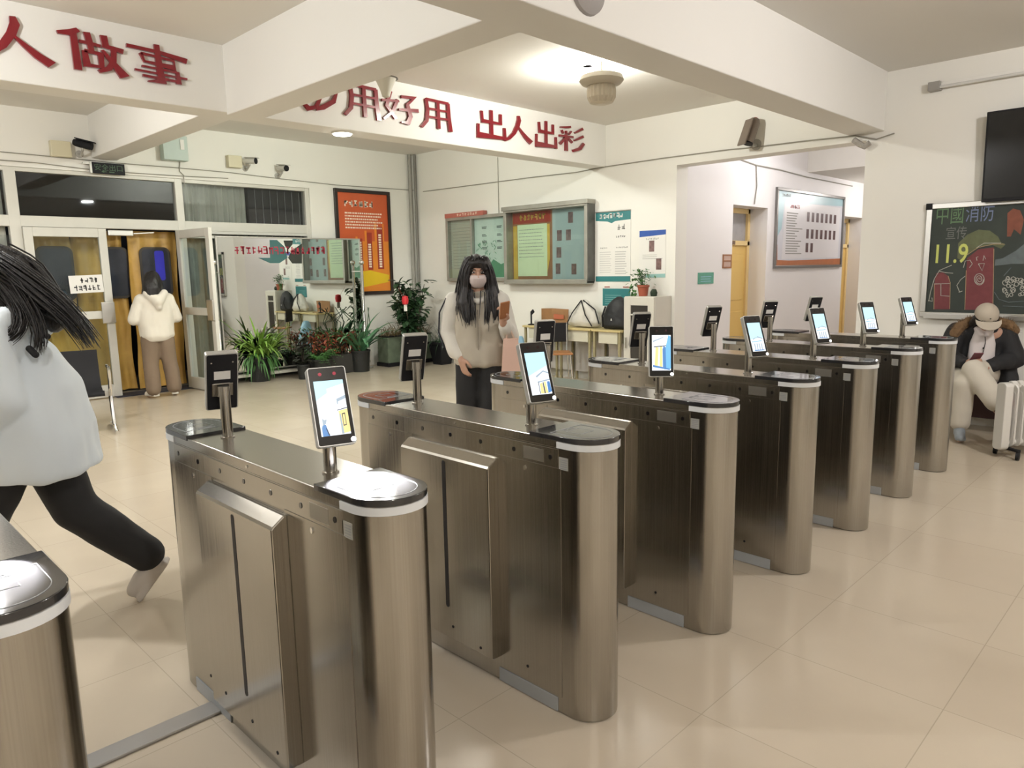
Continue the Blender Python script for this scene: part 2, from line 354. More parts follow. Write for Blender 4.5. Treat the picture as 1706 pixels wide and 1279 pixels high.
h = M(); h.box(5.05, 5.92, Y0+0.14, Y0+0.17, GZ-0.05, GZ-0.02); h.build('head_rail', BLACK, bl)
for k in range(7):
    x = 5.11+k*0.12; s_ = M(); s_.obox((x, Y0+0.155, 1.5), 0.06, 0.002, 1.3, 0.25); sl = s_.build('slat', CURD, bl)
    e = M(); e.obox((x+0.058, Y0+0.150, 1.5), 0.003, 0.003, 1.3, 0.25); e.build('slat_edge', mat('pale_edge', (0.4, 0.4, 0.4), 0.5), sl)
# night outside
S1('wall_outside', mat('night_wall', (0.012, 0.013, 0.018), 0.9), [(-3, 9, 12.3, 12.4, 0, 3.6), (-3, -2.9, YD+.3, 12.3, 0, 3.6), (8.9, 9, YD+.3, 12.3, 0, 3.6)])
# doors: a closed leaf and one swung into the hall
def leaf(name, fr, w, h, gl):
    r = bpy.data.objects.new(name, None); COL.objects.link(r); r.location = fr[0]; struct(r)
    f = M(); st = 0.095
    f.slab(fr, 0, st, 0.01, h, 0, 0.05); f.slab(fr, w-st, w, 0.01, h, 0, 0.05); f.slab(fr, st, w-st, h-0.11, h, 0, 0.05); f.slab(fr, st, w-st, 0.01, 0.17, 0, 0.05); f.slab(fr, st, w-st, 1.03, 1.13, 0, 0.05)
    f.build('door_frame', ALUW, r, bevel=0.005)
    p = M(); p.slab(fr, st, w-st, 1.13, h-0.11, 0.02, 0.028); p.build('door_pane', PANE, r)
    p = M(); p.slab(fr, st, w-st, 0.17, 1.03, 0.02, 0.028); p.build('door_pane', PANE, r)
    k = M(); k.slab(fr, w-0.15, w+0.005, 0.97, 1.24, 0.05, 0.075); k.build('lock_plate', ALU, r, bevel=0.006)
    return r
leaf('door_1', ((2.14, YD+0.02, 0), (1, 0, 0), (0, 0, 1), (0, -1, 0)), 0.90, 2.165, 0)
leaf('door_2', ((3.95, YD-0.01, 0), (0.09, -0.996, 0), (0, 0, 1), (-0.996, -0.09, 0)), 0.88, 2.165, 0)
c = M(); c.slab(((3.06, YD+0.02, 2.11), (1, 0, 0), (0, 0, 1), (0, -1, 0)), 0, 0.30, -0.03, 0.04, 0, 0.06)
dc = thing('door_closer', 'small metal door closer under the transom rail above the open doorway', 'door closer', (3.2, YD-0.0, 2.10))
c.build('body', ALU, dc, bevel=0.008); c = M(); c.bar((3.36, YD-0.03, 2.11), (3.62, YD-0.02, 2.13), 0.025, 0.012); c.build('arm', ALU, dc)
# quilted door curtains with soft windows
GOLD = mat('gold_quilted_vinyl', (0.55, 0.335, 0.085), 0.34, var=0.22, vscale=5, bump=0.55, bscale=14)
WINV = mat('soft_vinyl_window', (0.035, 0.04, 0.055), 0.12, var=0.6, vscale=3)
BLUEG = mat('blue_light_behind_vinyl', (0.02, 0.02, 0.3), 0.3, emit=(0.05, 0.05, 1.0), estr=0.10)
def rrect(u0, u1, v0, v1, r, n=5):
    p = []
    for cx, cy, a in ((u1-r, v1-r, 0), (u0+r, v1-r, 90), (u0+r, v0+r, 180), (u1-r, v0+r, 270)):
        for k in range(n+1): t = math.radians(a+90*k/n); p.append((cx+r*math.cos(t), cy+r*math.sin(t)))
    return p
YC = YD+0.28
def dcurt(x0, x1, wx0, wx1, label, seed, y):
    r = thing('door_curtain', label, 'door curtain', ((x0+x1)/2, y, 0), 0, 'quilted door curtains')
    m = M(); ra = []; n = 24
    for j in range(13):
        ring = []
        for k in range(n+1):
            x = x0+(x1-x0)*k/n; z = 0.03+2.13*j/12
            ring.append((x+0.012*math.sin(j*.9+seed), y+0.018*math.sin(k*0.9+seed+0.2*j)+0.01*math.sin(j*1.3+k), z))
        ra.append(ring)
    m.loft(ra, cap=False, closed=False); m.loft([[(p[0], p[1]+0.02, p[2]) for p in q_] for q_ in ra], cap=False, closed=False); m.build('panel', GOLD, r, smooth=True)
    fr = ((0, y-0.04, 0), (1, 0, 0), (0, 0, 1), (0, -1, 0))
    e = M(); e.prism(rrect(wx0-0.03, wx1+0.03, 1.27, 1.95, 0.09), 0, 0.012, fr); e.build('window_binding', mat('dark_binding', (0.025, 0.018, 0.012), 0.5), r)
    e = M(); e.prism(rrect(wx0, wx1, 1.30, 1.92, 0.06), 0.010, 0.016, fr); e.build('soft_window', WINV, r)
    return r
a = PY(64, 440, YC).x; b = PY(117, 440, YC).x
dcurt(2.10, 2.70, a, b, 'gold quilted door curtain panel behind the glass of the closed door', 0, YC)
a = PY(186, 440, YC).x; b = PY(213, 440, YC).x
dcurt(2.73, 3.34, a-0.06, b, 'gold quilted door curtain panel at the door edge, middle of three', 2, YC+0.09)
a = PY(235, 440, YC).x; b = PY(279, 440, YC).x
t = dcurt(3.37, 4.0, a, b, 'gold quilted door curtain panel behind the person in the white hoodie', 4, YC)
fr = ((0, YC-0.04, 0), (1, 0, 0), (0, 0, 1), (0, -1, 0)); m_ = (a+b)/2
e = M(); e.prism(rrect(m_-0.01, b-0.06, 1.5, 1.90, 0.03), 0.016, 0.018, fr); e.build('blue_glow', BLUEG, t)
# dark mat and things on the threshold
e = M(); e.box(2.95, 4.1, YD-0.12, YD+0.2, 0.0, 0.012); tag(e.build('door_mat', mat('dark_mat', (0.03, 0.03, 0.045), 0.9)), 'dark door mat on the threshold of the open door', 'mat')
# paper on the closed door
pp = PY(144, 473, YD-0.035); fr = ((pp.x, YD-0.034, pp.z), (1, 0, 0.03), (-0.03, 0, 1), (0, -1, 0))
t = thing('paper_notice', 'white paper with handwriting taped to the closed glass door', 'notice', (pp.x, YD-0.03, pp.z))
e = M(); e.slab(fr, -0.19, 0.19, -0.11, 0.11, 0, 0.002); e.build('sheet', PAPER, t)
e = M(); glyphs(e, fr, -0.07, 0.14, 0.01, 0.07, 4, 3, 0.003); glyphs(e, fr, -0.15, 0.16, -0.085, 0.075, 6, 9, 0.003); e.build('handwriting', INK, t)
# ------------------------------------------------------------------ red lettering on the beam
STROKES = {
 '人': [([(50, 99), (52, 84), (46, 62), (33, 34), (16, 14), (0, 4)], [8, 13, 13, 12, 11, 8]), ([(48, 60), (62, 42), (78, 24), (96, 9)], [4, 9, 14, 17])],
 '做': [([(33, 98), (20, 88), (2, 84)], [9, 13, 7]), ([(25, 90), (26, 50), (27, 8)], [10, 11, 12]), ([(32, 73), (50, 72), (64, 70)], [7, 8, 7]), ([(45, 96), (48, 74), (50, 52)], [10, 10, 8]), ([(39, 54), (63, 52), (63, 23), (41, 22), (39, 54)], [8, 8, 8, 8, 8]), ([(70, 96), (72, 74)], [11, 10]), ([(66, 72), (82, 70), (99, 67)], [8, 10, 11]), ([(84, 68), (82, 40), (74, 22), (58, 12)], [9, 9, 10, 7]), ([(66, 62), (78, 42), (98, 8)], [5, 8, 17])],
 '事': [([(0, 84), (50, 82), (99, 72)], [9, 8, 13]), ([(49, 99), (51, 40), (54, 12), (30, 8)], [9, 11, 13, 3]), ([(22, 72), (76, 67), (77, 50), (27, 54), (22, 72)], [6, 6, 7, 5, 6]), ([(22, 42), (80, 40)], [5, 6]), ([(10, 31), (97, 28)], [5, 5]), ([(22, 20), (82, 18)], [6, 6]), ([(81, 42), (82, 12)], [6, 9])],
 '多': [([(50, 99), (34, 88), (14, 80)], [8, 9, 6]), ([(44, 90), (80, 92), (50, 68), (10, 56)], [7, 9, 9, 6]), ([(40, 84), (52, 74)], [7, 8]), ([(66, 72), (46, 50), (18, 42)], [9, 11, 6]), ([(62, 60), (97, 62), (88, 36), (58, 14), (40, 6)], [8, 10, 12, 14, 9]), ([(52, 40), (40, 12), (20, 4), (0, 24)], [8, 11, 11, 5])],
 '用': [([(18, 96), (22, 62), (18, 26), (2, 4)], [8, 10, 10, 9]), ([(18, 95), (88, 93)], [9, 9]), ([(87, 94), (88, 50), (93, 2)], [9, 11, 12]), ([(22, 66), (86, 66)], [7, 7]), ([(22, 40), (86, 40)], [7, 7]), ([(54, 93), (55, 6)], [9, 10])],
 '好': [([(24, 98), (12, 52), (36, 16)], [9, 8, 9]), ([(42, 76), (28, 36), (3, 10)], [8, 8, 6]), ([(0, 66), (46, 72)], [8, 7]), ([(52, 87), (88, 90), (68, 66)], [9, 10, 8]), ([(68, 67), (76, 30), (68, 8), (50, 8)], [9, 11, 12, 4]), ([(44, 46), (99, 52)], [7, 12])],
 '出': [([(18, 92), (20, 58), (82, 58)], [8, 8, 8]), ([(82, 92), (82, 54)], [8, 9]), ([(50, 100), (50, 8)], [10, 11]), ([(6, 46), (5, 8), (97, 9)], [8, 11, 10]), ([(95, 46), (96, 2)], [8, 10])],
 '彩': [([(46, 96), (26, 91), (4, 88)], [8, 8, 5]), ([(10, 78), (16, 66)], [6, 7]), ([(27, 78), (29, 67)], [6, 7]), ([(48, 80), (38, 66)], [6, 6]), ([(0, 55), (56, 58)], [8, 8]), ([(28, 64), (28, 0)], [9, 11]), ([(27, 54), (3, 24)], [7, 10]), ([(30, 54), (52, 36)], [6, 8]), ([(95, 98), (62, 76)], [10, 6]), ([(97, 68), (60, 46)], [10, 6]), ([(99, 40), (84, 18), (54, 4)], [10, 12, 10])],
}
def character(ch, x0, x1, z0, z1, label, y=6.118, dep=0.022):
    m = M(); sx = (x1-x0)/100; sz = (z1-z0)/100
    t = Vector(((x0+x1)/2, y, z0))
    for k, (pts, ws) in enumerate(STROKES[ch]):
        L = []; R = []
        P = [Vector((p[0], p[1])) for p in pts]
        n = len(P)
        for i in range(n):
            d = (P[min(i+1, n-1)]-P[max(i-1, 0)])
            d = d.normalized() if d.length else Vector((1, 0)); nr = Vector((-d.y, d.x)); 
            sc = 1.0
            if 0 < i < n-1:
                d1 = (P[i]-P[i-1]).normalized(); cosh = max(0.5, abs(d.dot(d1))); sc = 1/cosh
            L.append(P[i]+nr*ws[i]*0.5*sc); R.append(P[i]-nr*ws[i]*0.5*sc)
        dd = dep+0.0003*k
        for i in range(n-1):
            poly = [L[i], R[i], R[i+1], L[i+1]]
            m.prism([(x0+p.x*sx, z0+p.y*sz) for p in poly], 0, dd, ((0, y, 0), (1, 0, 0), (0, 0, 1), (0, -1, 0)))
    o = m.build('wall_character', RED)
    o.location = t; o.data.transform(Matrix.Translation(-t))
    return tag(o, label, 'wall lettering', 'red characters on the ceiling beam')
def bx(p0, p1): a = PY(*p0, 6.11); b = PY(*p1, 6.11); return a.x, b.x
ZC0, ZC1 = 3.02, 3.33
for ch, px0, px1, label in (
    ('人', (-40, 80), (88, 80), 'red raised character 人 at the start of the beam, before 做'),
    ('做', (96, 90), (206, 90), 'red raised character 做 between 人 and 事 on the beam'),
    ('事', (213, 110), (312, 110), 'red raised character 事 nearest the beam crossing'),
    ('多', (500, 165), (562, 170), 'red raised character 多 half hidden behind the crossing beam'),
    ('用', (572, 170), (634, 180), 'red raised character 用 between 多 and 好'),
    ('好', (636, 185), (697, 190), 'red raised character 好 below the hanging cone lamp'),
    ('用', (700, 190), (753, 200), 'red raised character 用 after 好, before the gap'),
    ('出', (793, 210), (842, 215), 'red raised character 出 just before 人 on the beam'),
    ('人', (840, 220), (886, 225), 'red raised character 人 between two 出 characters'),
    ('出', (891, 225), (927, 230), 'red raised character 出 just before 彩 on the beam'),
    ('彩', (931, 230), (972, 235), 'red raised character 彩 at the wall end of the beam')):
    a, b = bx(px0, px1); character(ch, a, b, ZC0, ZC1, label)
# ------------------------------------------------------------------ turnstiles
PLINTH = mat('grey_plinth', (0.38, 0.40, 0.42), 0.5)
BAND = mat('frosted_light_band', (0.62, 0.64, 0.66), 0.35)
STICK = mat('silver_sticker', (0.42, 0.42, 0.39), 0.35, 0.5)
CAPG = mat('reader_cap_glass', (0.022, 0.022, 0.024), 0.09, coat=0.4)
PRINT = mat('grey_print', (0.30, 0.31, 0.32), 0.4)
CASE = mat('silver_case_rim', (0.52, 0.52, 0.50), 0.35, 0.6)
REDG = mat('red_led', (0.2, 0.0, 0.02), 0.3, emit=(1.0, 0.02, 0.08), estr=0.12)
DIM = mat('dim_lens', (0.03, 0.004, 0.008), 0.15)
FILL = mat('fill_light', (0.9, 0.9, 0.9), 0.3, emit=(1, 0.97, 0.95), estr=6.0)
def emat(n, c, s=1.0): return mat(n, (0.0, 0.0, 0.0), 0.25, emit=c, estr=s)
SCN = [emat('screen_white', (0.88, 0.95, 1.0), 1.0), emat('screen_sky', (0.50, 0.83, 0.97), 1.0), emat('screen_blue', (0.10, 0.28, 0.62), .8), emat('screen_yellow', (0.92, 0.74, 0.30), .9), emat('screen_dark', (0.02, 0.03, 0.07), .6), emat('screen_grey', (0.42, 0.52, 0.62), .8), emat('screen_deep', (0.18, 0.50, 0.82), .9)]
HW, HL = 0.103, 0.705
def end_cap(sgn, z0, z1, ystart, hw, hl, n=16):
    p = [(hw*math.cos(math.pi*k/n), (hl-hw)+hw*math.sin(math.pi*k/n)) for k in range(n+1)] + [(-hw, ystart), (hw, ystart)]
    if sgn < 0: p = [(-x, -y) for x, y in p]
    return p
def screen_image(m, fr, kind):
    W, H = 0.0405, 0.077
    def q(i, u0, u1, v0, v1, d): m.cur = i; m.quad(fr, u0*W, u1*W, v0*H, v1*H, d)
    q(0, -1, 1, -1, 1, 0.0002)
    def pol(i, pts, d): m.cur = i; m.add([Vector(fr[0])+Vector(fr[1])*u*W+Vector(fr[2])*v*H+Vector(fr[3])*d for u, v in pts], [tuple(range(len(pts)))])
    if kind == 'door':
        pol(1, [(-1, .6), (1, .85), (1, 1), (-1, 1)], .0004); pol(1, [(-1, .3), (-.2, .55), (-.2, .8), (-1, .75)], .0005)
        pol(3, [(.38, -.98), (1, -.92), (1, -.08), (.38, -.14)], .0004); pol(5, [(.36, .10), (1, .2), (1, .42), (.36, .30)], .0005); pol(0, [(.44, .1), (1, .18), (1, .3), (.44, .2)], .0006)
        pol(4, [(.30, -.13), (1, -.06), (1, -.03), (.30, -.10)], .0006); pol(4, [(.58, -.70), (.80, -.68), (.80, -.22), (.58, -.25)], .0005); pol(3, [(.62, -.66), (.76, -.65), (.76, -.27), (.62, -.28)], .0006); pol(5, [(.40, -.98), (.55, -.98), (.50, -.25), (.42, -.25)], .0005)
        pol(2, [(-.9, -1), (-.42, -1), (-.6, -.6), (-.78, -.55), (-.9, -.7)], .0004); pol(5, [(-.8, -.62), (-.58, -.55), (-.5, -.4), (-.66, -.42), (-.8, -.35)], .0005); pol(4, [(-.5, -.98), (-.42, -.98), (-.6, -.7), (-.64, -.7)], .0006)
    elif kind == 'hall':
        pol(1, [(-1, -.1), (1, .35), (1, 1), (-1, 1)], .0003); pol(5, [(-.3, -.12), (.5, .12), (1, .02), (1, -.05), (.5, .05), (-.25, -.2)], .0004); pol(5, [(-.2, -.38), (1, -.30), (1, -.36), (-.2, -.44)], .0004)
        pol(3, [(-.1, -.96), (.25, -.96), (.2, -.45), (-.05, -.5)], .0005); pol(4, [(.25, -.96), (.36, -.96), (.34, -.42), (.24, -.45)], .0005); pol(3, [(.36, -.96), (.62, -.96), (.55, -.4), (.38, -.42)], .0005); pol(2, [(.62, -.96), (1, -.9), (.95, -.42), (.7, -.42)], .0005); pol(4, [(-.2, -.96), (-.14, -.96), (-.14, -.4), (-.2, -.4)], .0006)
    elif kind == 'rack':
        pol(6, [(.3, -.95), (1, -.9), (1, .9), (.75, 1), (.4, .2)], .0003); pol(3, [(-.75, -.8), (-.4, -.82), (-.3, .3), (-.6, .35)], .0004); pol(3, [(-.2, -.85), (.1, -.85), (.1, .35), (-.15, .35)], .0005); pol(2, [(.15, -.9), (.5, -.9), (.45, .3), (.25, .4), (.12, .2)], .0005)
        pol(4, [(-.8, .36), (.5, .42), (.5, .38), (-.8, .31)], .0006); pol(2, [(-.9, -.8), (.9, -.98), (.9, -.9), (-.9, -.68)], .0006); pol(5, [(-.9, .6), (.2, .85), (.2, .9), (-.9, .68)], .0005)
    else:
        pol(1, [(-1, -.15), (1, -.05), (1, 1), (-1, 1)], .0003); pol(5, [(-.6, -.1), (.2, .05), (.9, -.08), (.9, -.16), (0, -.02), (-.6, -.2)], .0004); pol(6, [(-.9, -.3), (.7, -.25), (.7, -.3), (-.9, -.36)], .0004)
        for k in range(4): pol(5, [(-.6+k*.35, -.9), (-.45+k*.35, -.9), (-.42+k*.35, -.45), (-.58+k*.35, -.45)], .0005)
        pol(2, [(-.7, -.95), (.8, -.95), (.8, -.9), (-.7, -.88)], .0005)
def make_terminal(kind, parent):
    fr = ((0, -0.013, 0), (1, 0, 0), (0, 0, 1), (0, -1, 0)); w, h = 0.0535, 0.111
    c = M(); c.prism(rrect(-w, w, -h, h, 0.008), -0.026, 0.0, fr)
    t = c.build('terminal', CASE, parent, world=False, bevel=0.0015)
    c = M(); c.prism(rrect(-w+.003, w-.003, -h+.003, h-.003, 0.006), -0.001, 0.0012, fr); c.build('front_glass', BLACKG, t, world=False)
    g = ((0, -0.0145, -0.006), (1, 0, 0), (0, 0, 1), (0, -1, 0))
    c = M(); screen_image(c, g, kind); c.build('screen', SCN, t, world=False)
    for x in (-0.02, 0.02):
        c = M(); c.lathe([(0.0055, -0.0155), (0.0055, -0.013)], (x, 0, 0.090), 14, 'Y'); c.v = [(p[0], p[1]-0.0, p[2]) for p in c.v]
        c = M(); c.prism([(x+0.005*math.cos(2*math.pi*k/14), 0.090+0.005*math.sin(2*math.pi*k/14)) for k in range(14)], 0.001, 0.0022, fr)
        c.build('camera_lens', REDG if kind == 'door' else DIM, t, world=False)
    c = M(); c.prism([(0.0445+0.0065*math.cos(2*math.pi*k/14), -0.099+0.0065*math.sin(2*math.pi*k/14)) for k in range(14)], 0.001, 0.003, fr); c.build('fill_light', FILL, t, world=False)
    b = ((0, 0.013, 0), (-1, 0, 0), (0, 0, 1), (0, 1, 0))
    c = M(); c.prism(rrect(-w+.004, w-.004, -h+.004, h-.004, 0.006), -0.001, 0.002, b); c.build('back_cover', BLACK, t, world=False)
    c = M(); c.slab(b, -0.027, 0.027, 0.012, 0.044, 0.002, 0.0026); c.build('back_label', PAPER, t, world=False)
    c = M(); c.slab(b, -0.036, 0.036, -0.052, 0.000, 0.002, 0.010); c.slab(b, -0.020, 0.020, -0.04, -0.002, 0.010, 0.038); c.build('bracket', STEEL, t, world=False, bevel=0.003)
    for x in (-0.035, 0.035):
        c = M(); c.prism([(x+0.003*math.cos(2*math.pi*k/10), 0.078+0.003*math.sin(2*math.pi*k/10)) for k in range(10)], 0.001, 0.003, b); c.build('screw', CHROME, t, world=False)
    return t
def make_turnstile(cx, label, sides=(-1, 1), kind='hall', yaw=20, group='steel turnstiles in the row', rear=None, tilt=22):
    r = thing('turnstile', label, 'turnstile', (cx, 2.108, 0), 0, group)
    B = lambda m, n, mt, **k: m.build(n, mt, k.pop('parent', r), world=False, **k)
    m = M(); m.prism(stadium(HW, HL), 0.004, 0.966); 
    B(m, 'body', STEEL, smooth=True, ang=0.5)
    m = M(); m.prism(stadium(HW-0.006, HL-0.006), 0.0, 0.004); B(m, 'foot', BLACK)
    m = M(); m.prism(stadium(HW+0.002, HL+0.002), 0.966, 0.9995); B(m, 'top_lid', STEEL, smooth=True, ang=0.5, bevel=0.003)
    for s in (-1, 1):
        m = M(); p = end_cap(s, 0, 0, 0.55, HW+0.0045, HL+0.0045); m.prism(p, 0.968, 0.989); B(m, 'light_band', BAND, smooth=True, ang=0.5)
        m = M(); p = end_cap(s, 0, 0, 0.425, HW+0.004, HL+0.004); m.prism(p, 0.9905, 1.009); cp = B(m, 'reader_cap', CAPG, smooth=True, ang=0.5, bevel=0.002)
        m = M(); o_ = end_cap(s, 0, 0, 0.50, HW-0.022, HL-0.022); 
        pts = [Vector((x, y, 1.0092)) for x, y in (o_ + [o_[0]])]; m.tube(pts, 0.0011, 5)
        y0 = s*0.565
        m.tube([(-0.035, y0-0.03, 1.0092), (0.035, y0-0.03, 1.0092), (0.035, y0+0.035, 1.0092), (-0.035, y0+0.035, 1.0092), (-0.035, y0-0.03, 1.0092)], 0.0008, 5)
        m.tube([(0.03*math.cos(a*0.7), y0-s*0.055+0.010*math.sin(a*1.4), 1.0092) for a in range(10)], 0.0012, 5)
        B(m, 'printed_outline', PRINT, parent=cp)
    for s in (-1, 1):
        f = ((s*HW, 0, 0), (0, -s*-1.0, 0), (0, 0, 1), (s, 0, 0))
        F = ((s*HW, 0, 0), (0, 1, 0), (0, 0, 1), (s, 0, 0))
        m = M(); m.slab(F, -0.555, 0.555, 0.900, 0.962, 0, 0.0025); ss = B(m, 'sensor_strip', STEEL)
        for k in range(7):
            y = (k-3)*0.1735; m = M(); m.prism([(y+0.0075*math.cos(2*math.pi*j/16), 0.931+0.0085*math.sin(2*math.pi*j/16)) for j in range(16)], 0.002, 0.004, F); B(m, 'sensor', BLACKG, parent=ss)
        for e in (-1, 1):
            m = M(); a, b = sorted((e*0.245, e*0.565)); m.slab(F, a, b, 0.062, 0.897, 0, 0.002); pn = B(m, 'side_panel', STEEL)
            m = M(); y = e*0.40; m.prism([(y+0.006*math.cos(2*math.pi*j/10), 0.872+0.009*math.sin(2*math.pi*j/10)) for j in range(10)], 0.002, 0.005, F); B(m, 'lock', CHROME, parent=pn)
            m = M(); m.prism([(y+0.006*math.cos(2*math.pi*j/10), 0.118+0.006*math.sin(2*math.pi*j/10)) for j in range(10)], 0.0015, 0.003, F); B(m, 'screw', BLACK, parent=pn)
            m = M(); a, b = sorted((e*0.25, e*0.545)); m.slab(F, a, b, 0.003, 0.055, 0, 0.004); B(m, 'plinth', PLINTH)
        e = s  # stickers sit at the entry end of each side
        m = M(); a, b = sorted((e*0.558, e*0.598)); m.slab(F, a, b, 0.895, 0.938, 0.0005, 0.0012); st = B(m, 'sticker', STICK)
        m = M(); lines(m, F, a+0.004, b-0.004, 0.898, 0.935, 5, 4, 0.45, 0.0016); B(m, 'sticker_print', PRINT, parent=st)
        m = M(); a, b = sorted((e*0.395, e*0.49)); m.slab(F, a, b, 0.908, 0.952, 0.0025, 0.0032); B(m, 'rating_plate', mat('rating_plate_metal', (.40, .385, .35), .3, .9))
        m = M(); m.prism([(-0.03+0.005*math.cos(2*math.pi*j/10), 0.982+0.005*math.sin(2*math.pi*j/10)) for j in range(10)], 0.002, 0.005, F); B(m, 'lid_lock', CHROME)
        if s in sides:
            m = M(); d = 0.052; prof = [(0, 0.885), (0.012, 0.882), (d-0.006, 0.858), (d, 0.850), (d, 0.112), (d-0.005, 0.106), (0, 0.104)]
            U = Vector((s, 0, 0)); m.prism(prof, -0.262, 0.262, ((s*HW, 0, 0), U, (0, 0, 1), (0, s, 0)))
            hs = B(m, 'flap_housing', STEEL, bevel=0.004)
            m = M(); m.prism(rrect(-0.0105, 0.0105, 0.24, 0.84, 0.010), d-0.001, d+0.0008, ((s*HW, 0.012*s, 0), (0, 1, 0), (0, 0, 1), (s, 0, 0))); B(m, 'slot', DARK, parent=hs)
            for y, z in ((-0.20, 0.135), (-0.04, 0.165), (0.15, 0.18)):
                m = M(); m.prism([(y+0.006*math.cos(2*math.pi*j/10), z+0.006*math.sin(2*math.pi*j/10)) for j in range(10)], d-0.001, d+0.0012, F); B(m, 'screw', BLACK, parent=hs)
    for s in (-1, 1):
        y = s*0.335
        m = M(); m.tube([(0, y, 0.999), (0, y, 1.165)], 0.0185, 18); m.lathe([(0.024, 0), (0.024, 0.004), (0.0185, 0.006)], (0, y, 0.9995), 18); m.lathe([(0.0205, 0), (0.0205, 0.03)], (0, y, 1.150), 18)
        B(m, 'pole', STEEL, smooth=True)
        tm = make_terminal(kind if s < 0 else 'plain', r)
        az = yaw if s < 0 else 180+(rear if rear is not None else yaw)
        a = math.radians(az); nrm = Vector((-math.sin(a), -math.cos(a), 0)); 
        tm.location = Vector((0, y, 1.196)) + nrm*0.040; tm.rotation_euler = (math.radians(-tilt), 0, -a)
    return r
TX = [0.210+0.8345*k for k in range(8)]
spec = [('steel turnstile cut off by the picture edge, white glare on its top', (1,), 'hall', 20, None, 22),
        ('foremost full steel turnstile whose screen shows a yellow door', (-1, 1), 'door', 16, 14, 22),
        ('second full steel turnstile, with a dark red reflection on its rear cap', (-1, 1), 'hall', 18, 20, 22),
        ('third full steel turnstile, its screen showing hanging clothes', (-1, 1), 'rack', 50, 22, 10),
        ('fourth full steel turnstile, pale blue screen over its black cap', (-1, 1), 'plain', 24, 36, 22),
        ('fifth full steel turnstile of the row, third from the far end', (-1, 1), 'plain', 28, 34, 22),
        ('second last steel turnstile before the blackboard wall', (-1, 1), 'plain', 34, 40, 22),
        ('last steel turnstile of the row beside the seated person', (-1,), 'plain', 29, 36, 22)]
for x, (lb, sd, kd, yw, rr, tl) in zip(TX, spec): make_turnstile(x, lb, sd, kd, yw, rear=rr, tilt=tl)
# floor cable cover between the first two
m = M(); m.box(TX[0]+HW+.055, TX[1]-HW-0.002, 2.44, 2.525, 0.001, 0.012); tag(m.build('cable_cover', mat('dull_steel_strip', (.42, .41, .40), .38, .6), bevel=0.003), 'flat steel cable cover on the floor between the two foremost turnstiles', 'cable cover')

# fill lights of the terminals that are switched on
for k, a_, e in ((0, 20, 60), (1, 16, 110)):
    a = math.radians(a_); n = Vector((-math.sin(a), -math.cos(a), 0)); sd = Vector((math.cos(a), -math.sin(a), 0))
    p = Vector((TX[k], 2.108-.335, 1.105)) + n*.10 + sd*.045
    l = bpy.data.lights.new('terminal fill light', 'SPOT'); l.energy = e; l.spot_size = math.radians(88); l.spot_blend = .25; l.shadow_soft_size = .006; l.color = (1, .98, .95)
    o = bpy.data.objects.new('terminal fill light', l); COL.objects.link(o); o.location = p; o.rotation_euler = (n*.06 + Vector((0, 0, -.11))).to_track_quat('-Z', 'Y').to_euler()
# ------------------------------------------------------------------ things on the walls
def frR(y, z, d=0.0): return ((XR-d, y, z), (0, -1, 0), (0, 0, 1), (-1, 0, 0))      # on the side wall, U runs towards the viewer's right
def frF(x, z, y=YD, d=0.0): return ((x, y-d, z), (1, 0, 0), (0, 0, 1), (0, -1, 0))  # on a wall facing the viewer
def framed(m, fr, w, h, t, d0, d1):
    m.slab(fr, 0, w, 0, t, d0, d1); m.slab(fr, 0, w, h-t, h, d0, d1); m.slab(fr, 0, t, t, h-t, d0, d1); m.slab(fr, w-t, w, t, h-t, d0, d1)
def poly(m, fr, pts, d): O, U, V, N = [Vector(k) for k in fr]; m.add([O+U*u+V*v+N*d for u, v in pts], [tuple(range(len(pts)))])
BLKF = mat('black_frame', (0.02, 0.012, 0.010), 0.3)
ORANGE = mat('poster_orange_red', (0.55, 0.10, 0.03), 0.35, var=0.15, vscale=2)
ORANGE2 = mat('poster_orange', (0.72, 0.24, 0.03), 0.35, var=0.15, vscale=2)
YELLOW = mat('poster_yellow', (0.74, 0.50, 0.02), 0.35)
DKRED = mat('poster_dark_red', (0.32, 0.035, 0.02), 0.35)
CREAMP = mat('poster_cream_print', (0.85, 0.72, 0.60), 0.5)
# tall red and orange poster
fr = frF(6.40, 1.19); W, H = 1.07, 1.70
t = thing('framed_poster', 'tall black framed red and orange poster beside the mirror', 'poster', (6.93, YD, 1.19))
m = M(); framed(m, fr, W, H, 0.055, 0, 0.045); m.build('frame', BLKF, t, bevel=0.004)
m = M(); m.slab(fr, 0.05, W-.05, 0.05, H-.05, 0, 0.02); sh = m.build('sheet', ORANGE2, t)
m = M(); poly(m, fr, [(0.055, 0.88), (W-.055, 0.88), (W-.055, H-.055), (0.055, H-.055)], 0.021); m.build('red_field', ORANGE, sh)
m = M(); poly(m, fr, [(0.30, 0.10), (0.98, 0.20), (1.0, 0.32), (0.62, 0.40), (0.30, 0.37)], 0.0215); poly(m, fr, [(0.10, 0.12), (0.32, 0.14), (0.32, 0.34), (0.10, 0.30)], 0.0215); m.build('yellow_field', YELLOW, sh)
m = M()
for u0, u1, v0, v1 in ((0.40, 0.49, 0.40, 0.92), (0.58, 0.68, 0.41, 1.02), (0.78, 0.90, 0.42, 1.12)): m.quad(fr, u0, u1, v0, v1, 0.022)
m.build('bar', DKRED, sh)
m = M()
for u0, u1, v0, v1 in ((0.36, 0.40, 0.40, 0.95), (0.54, 0.58, 0.41, 1.05), (0.735, 0.78, 0.42, 1.17), (0.90, 0.925, 0.42, 1.17)): m.quad(fr, u0, u1, v0, v1, 0.0222)
m.build('bar_edge', ORANGE2, sh)
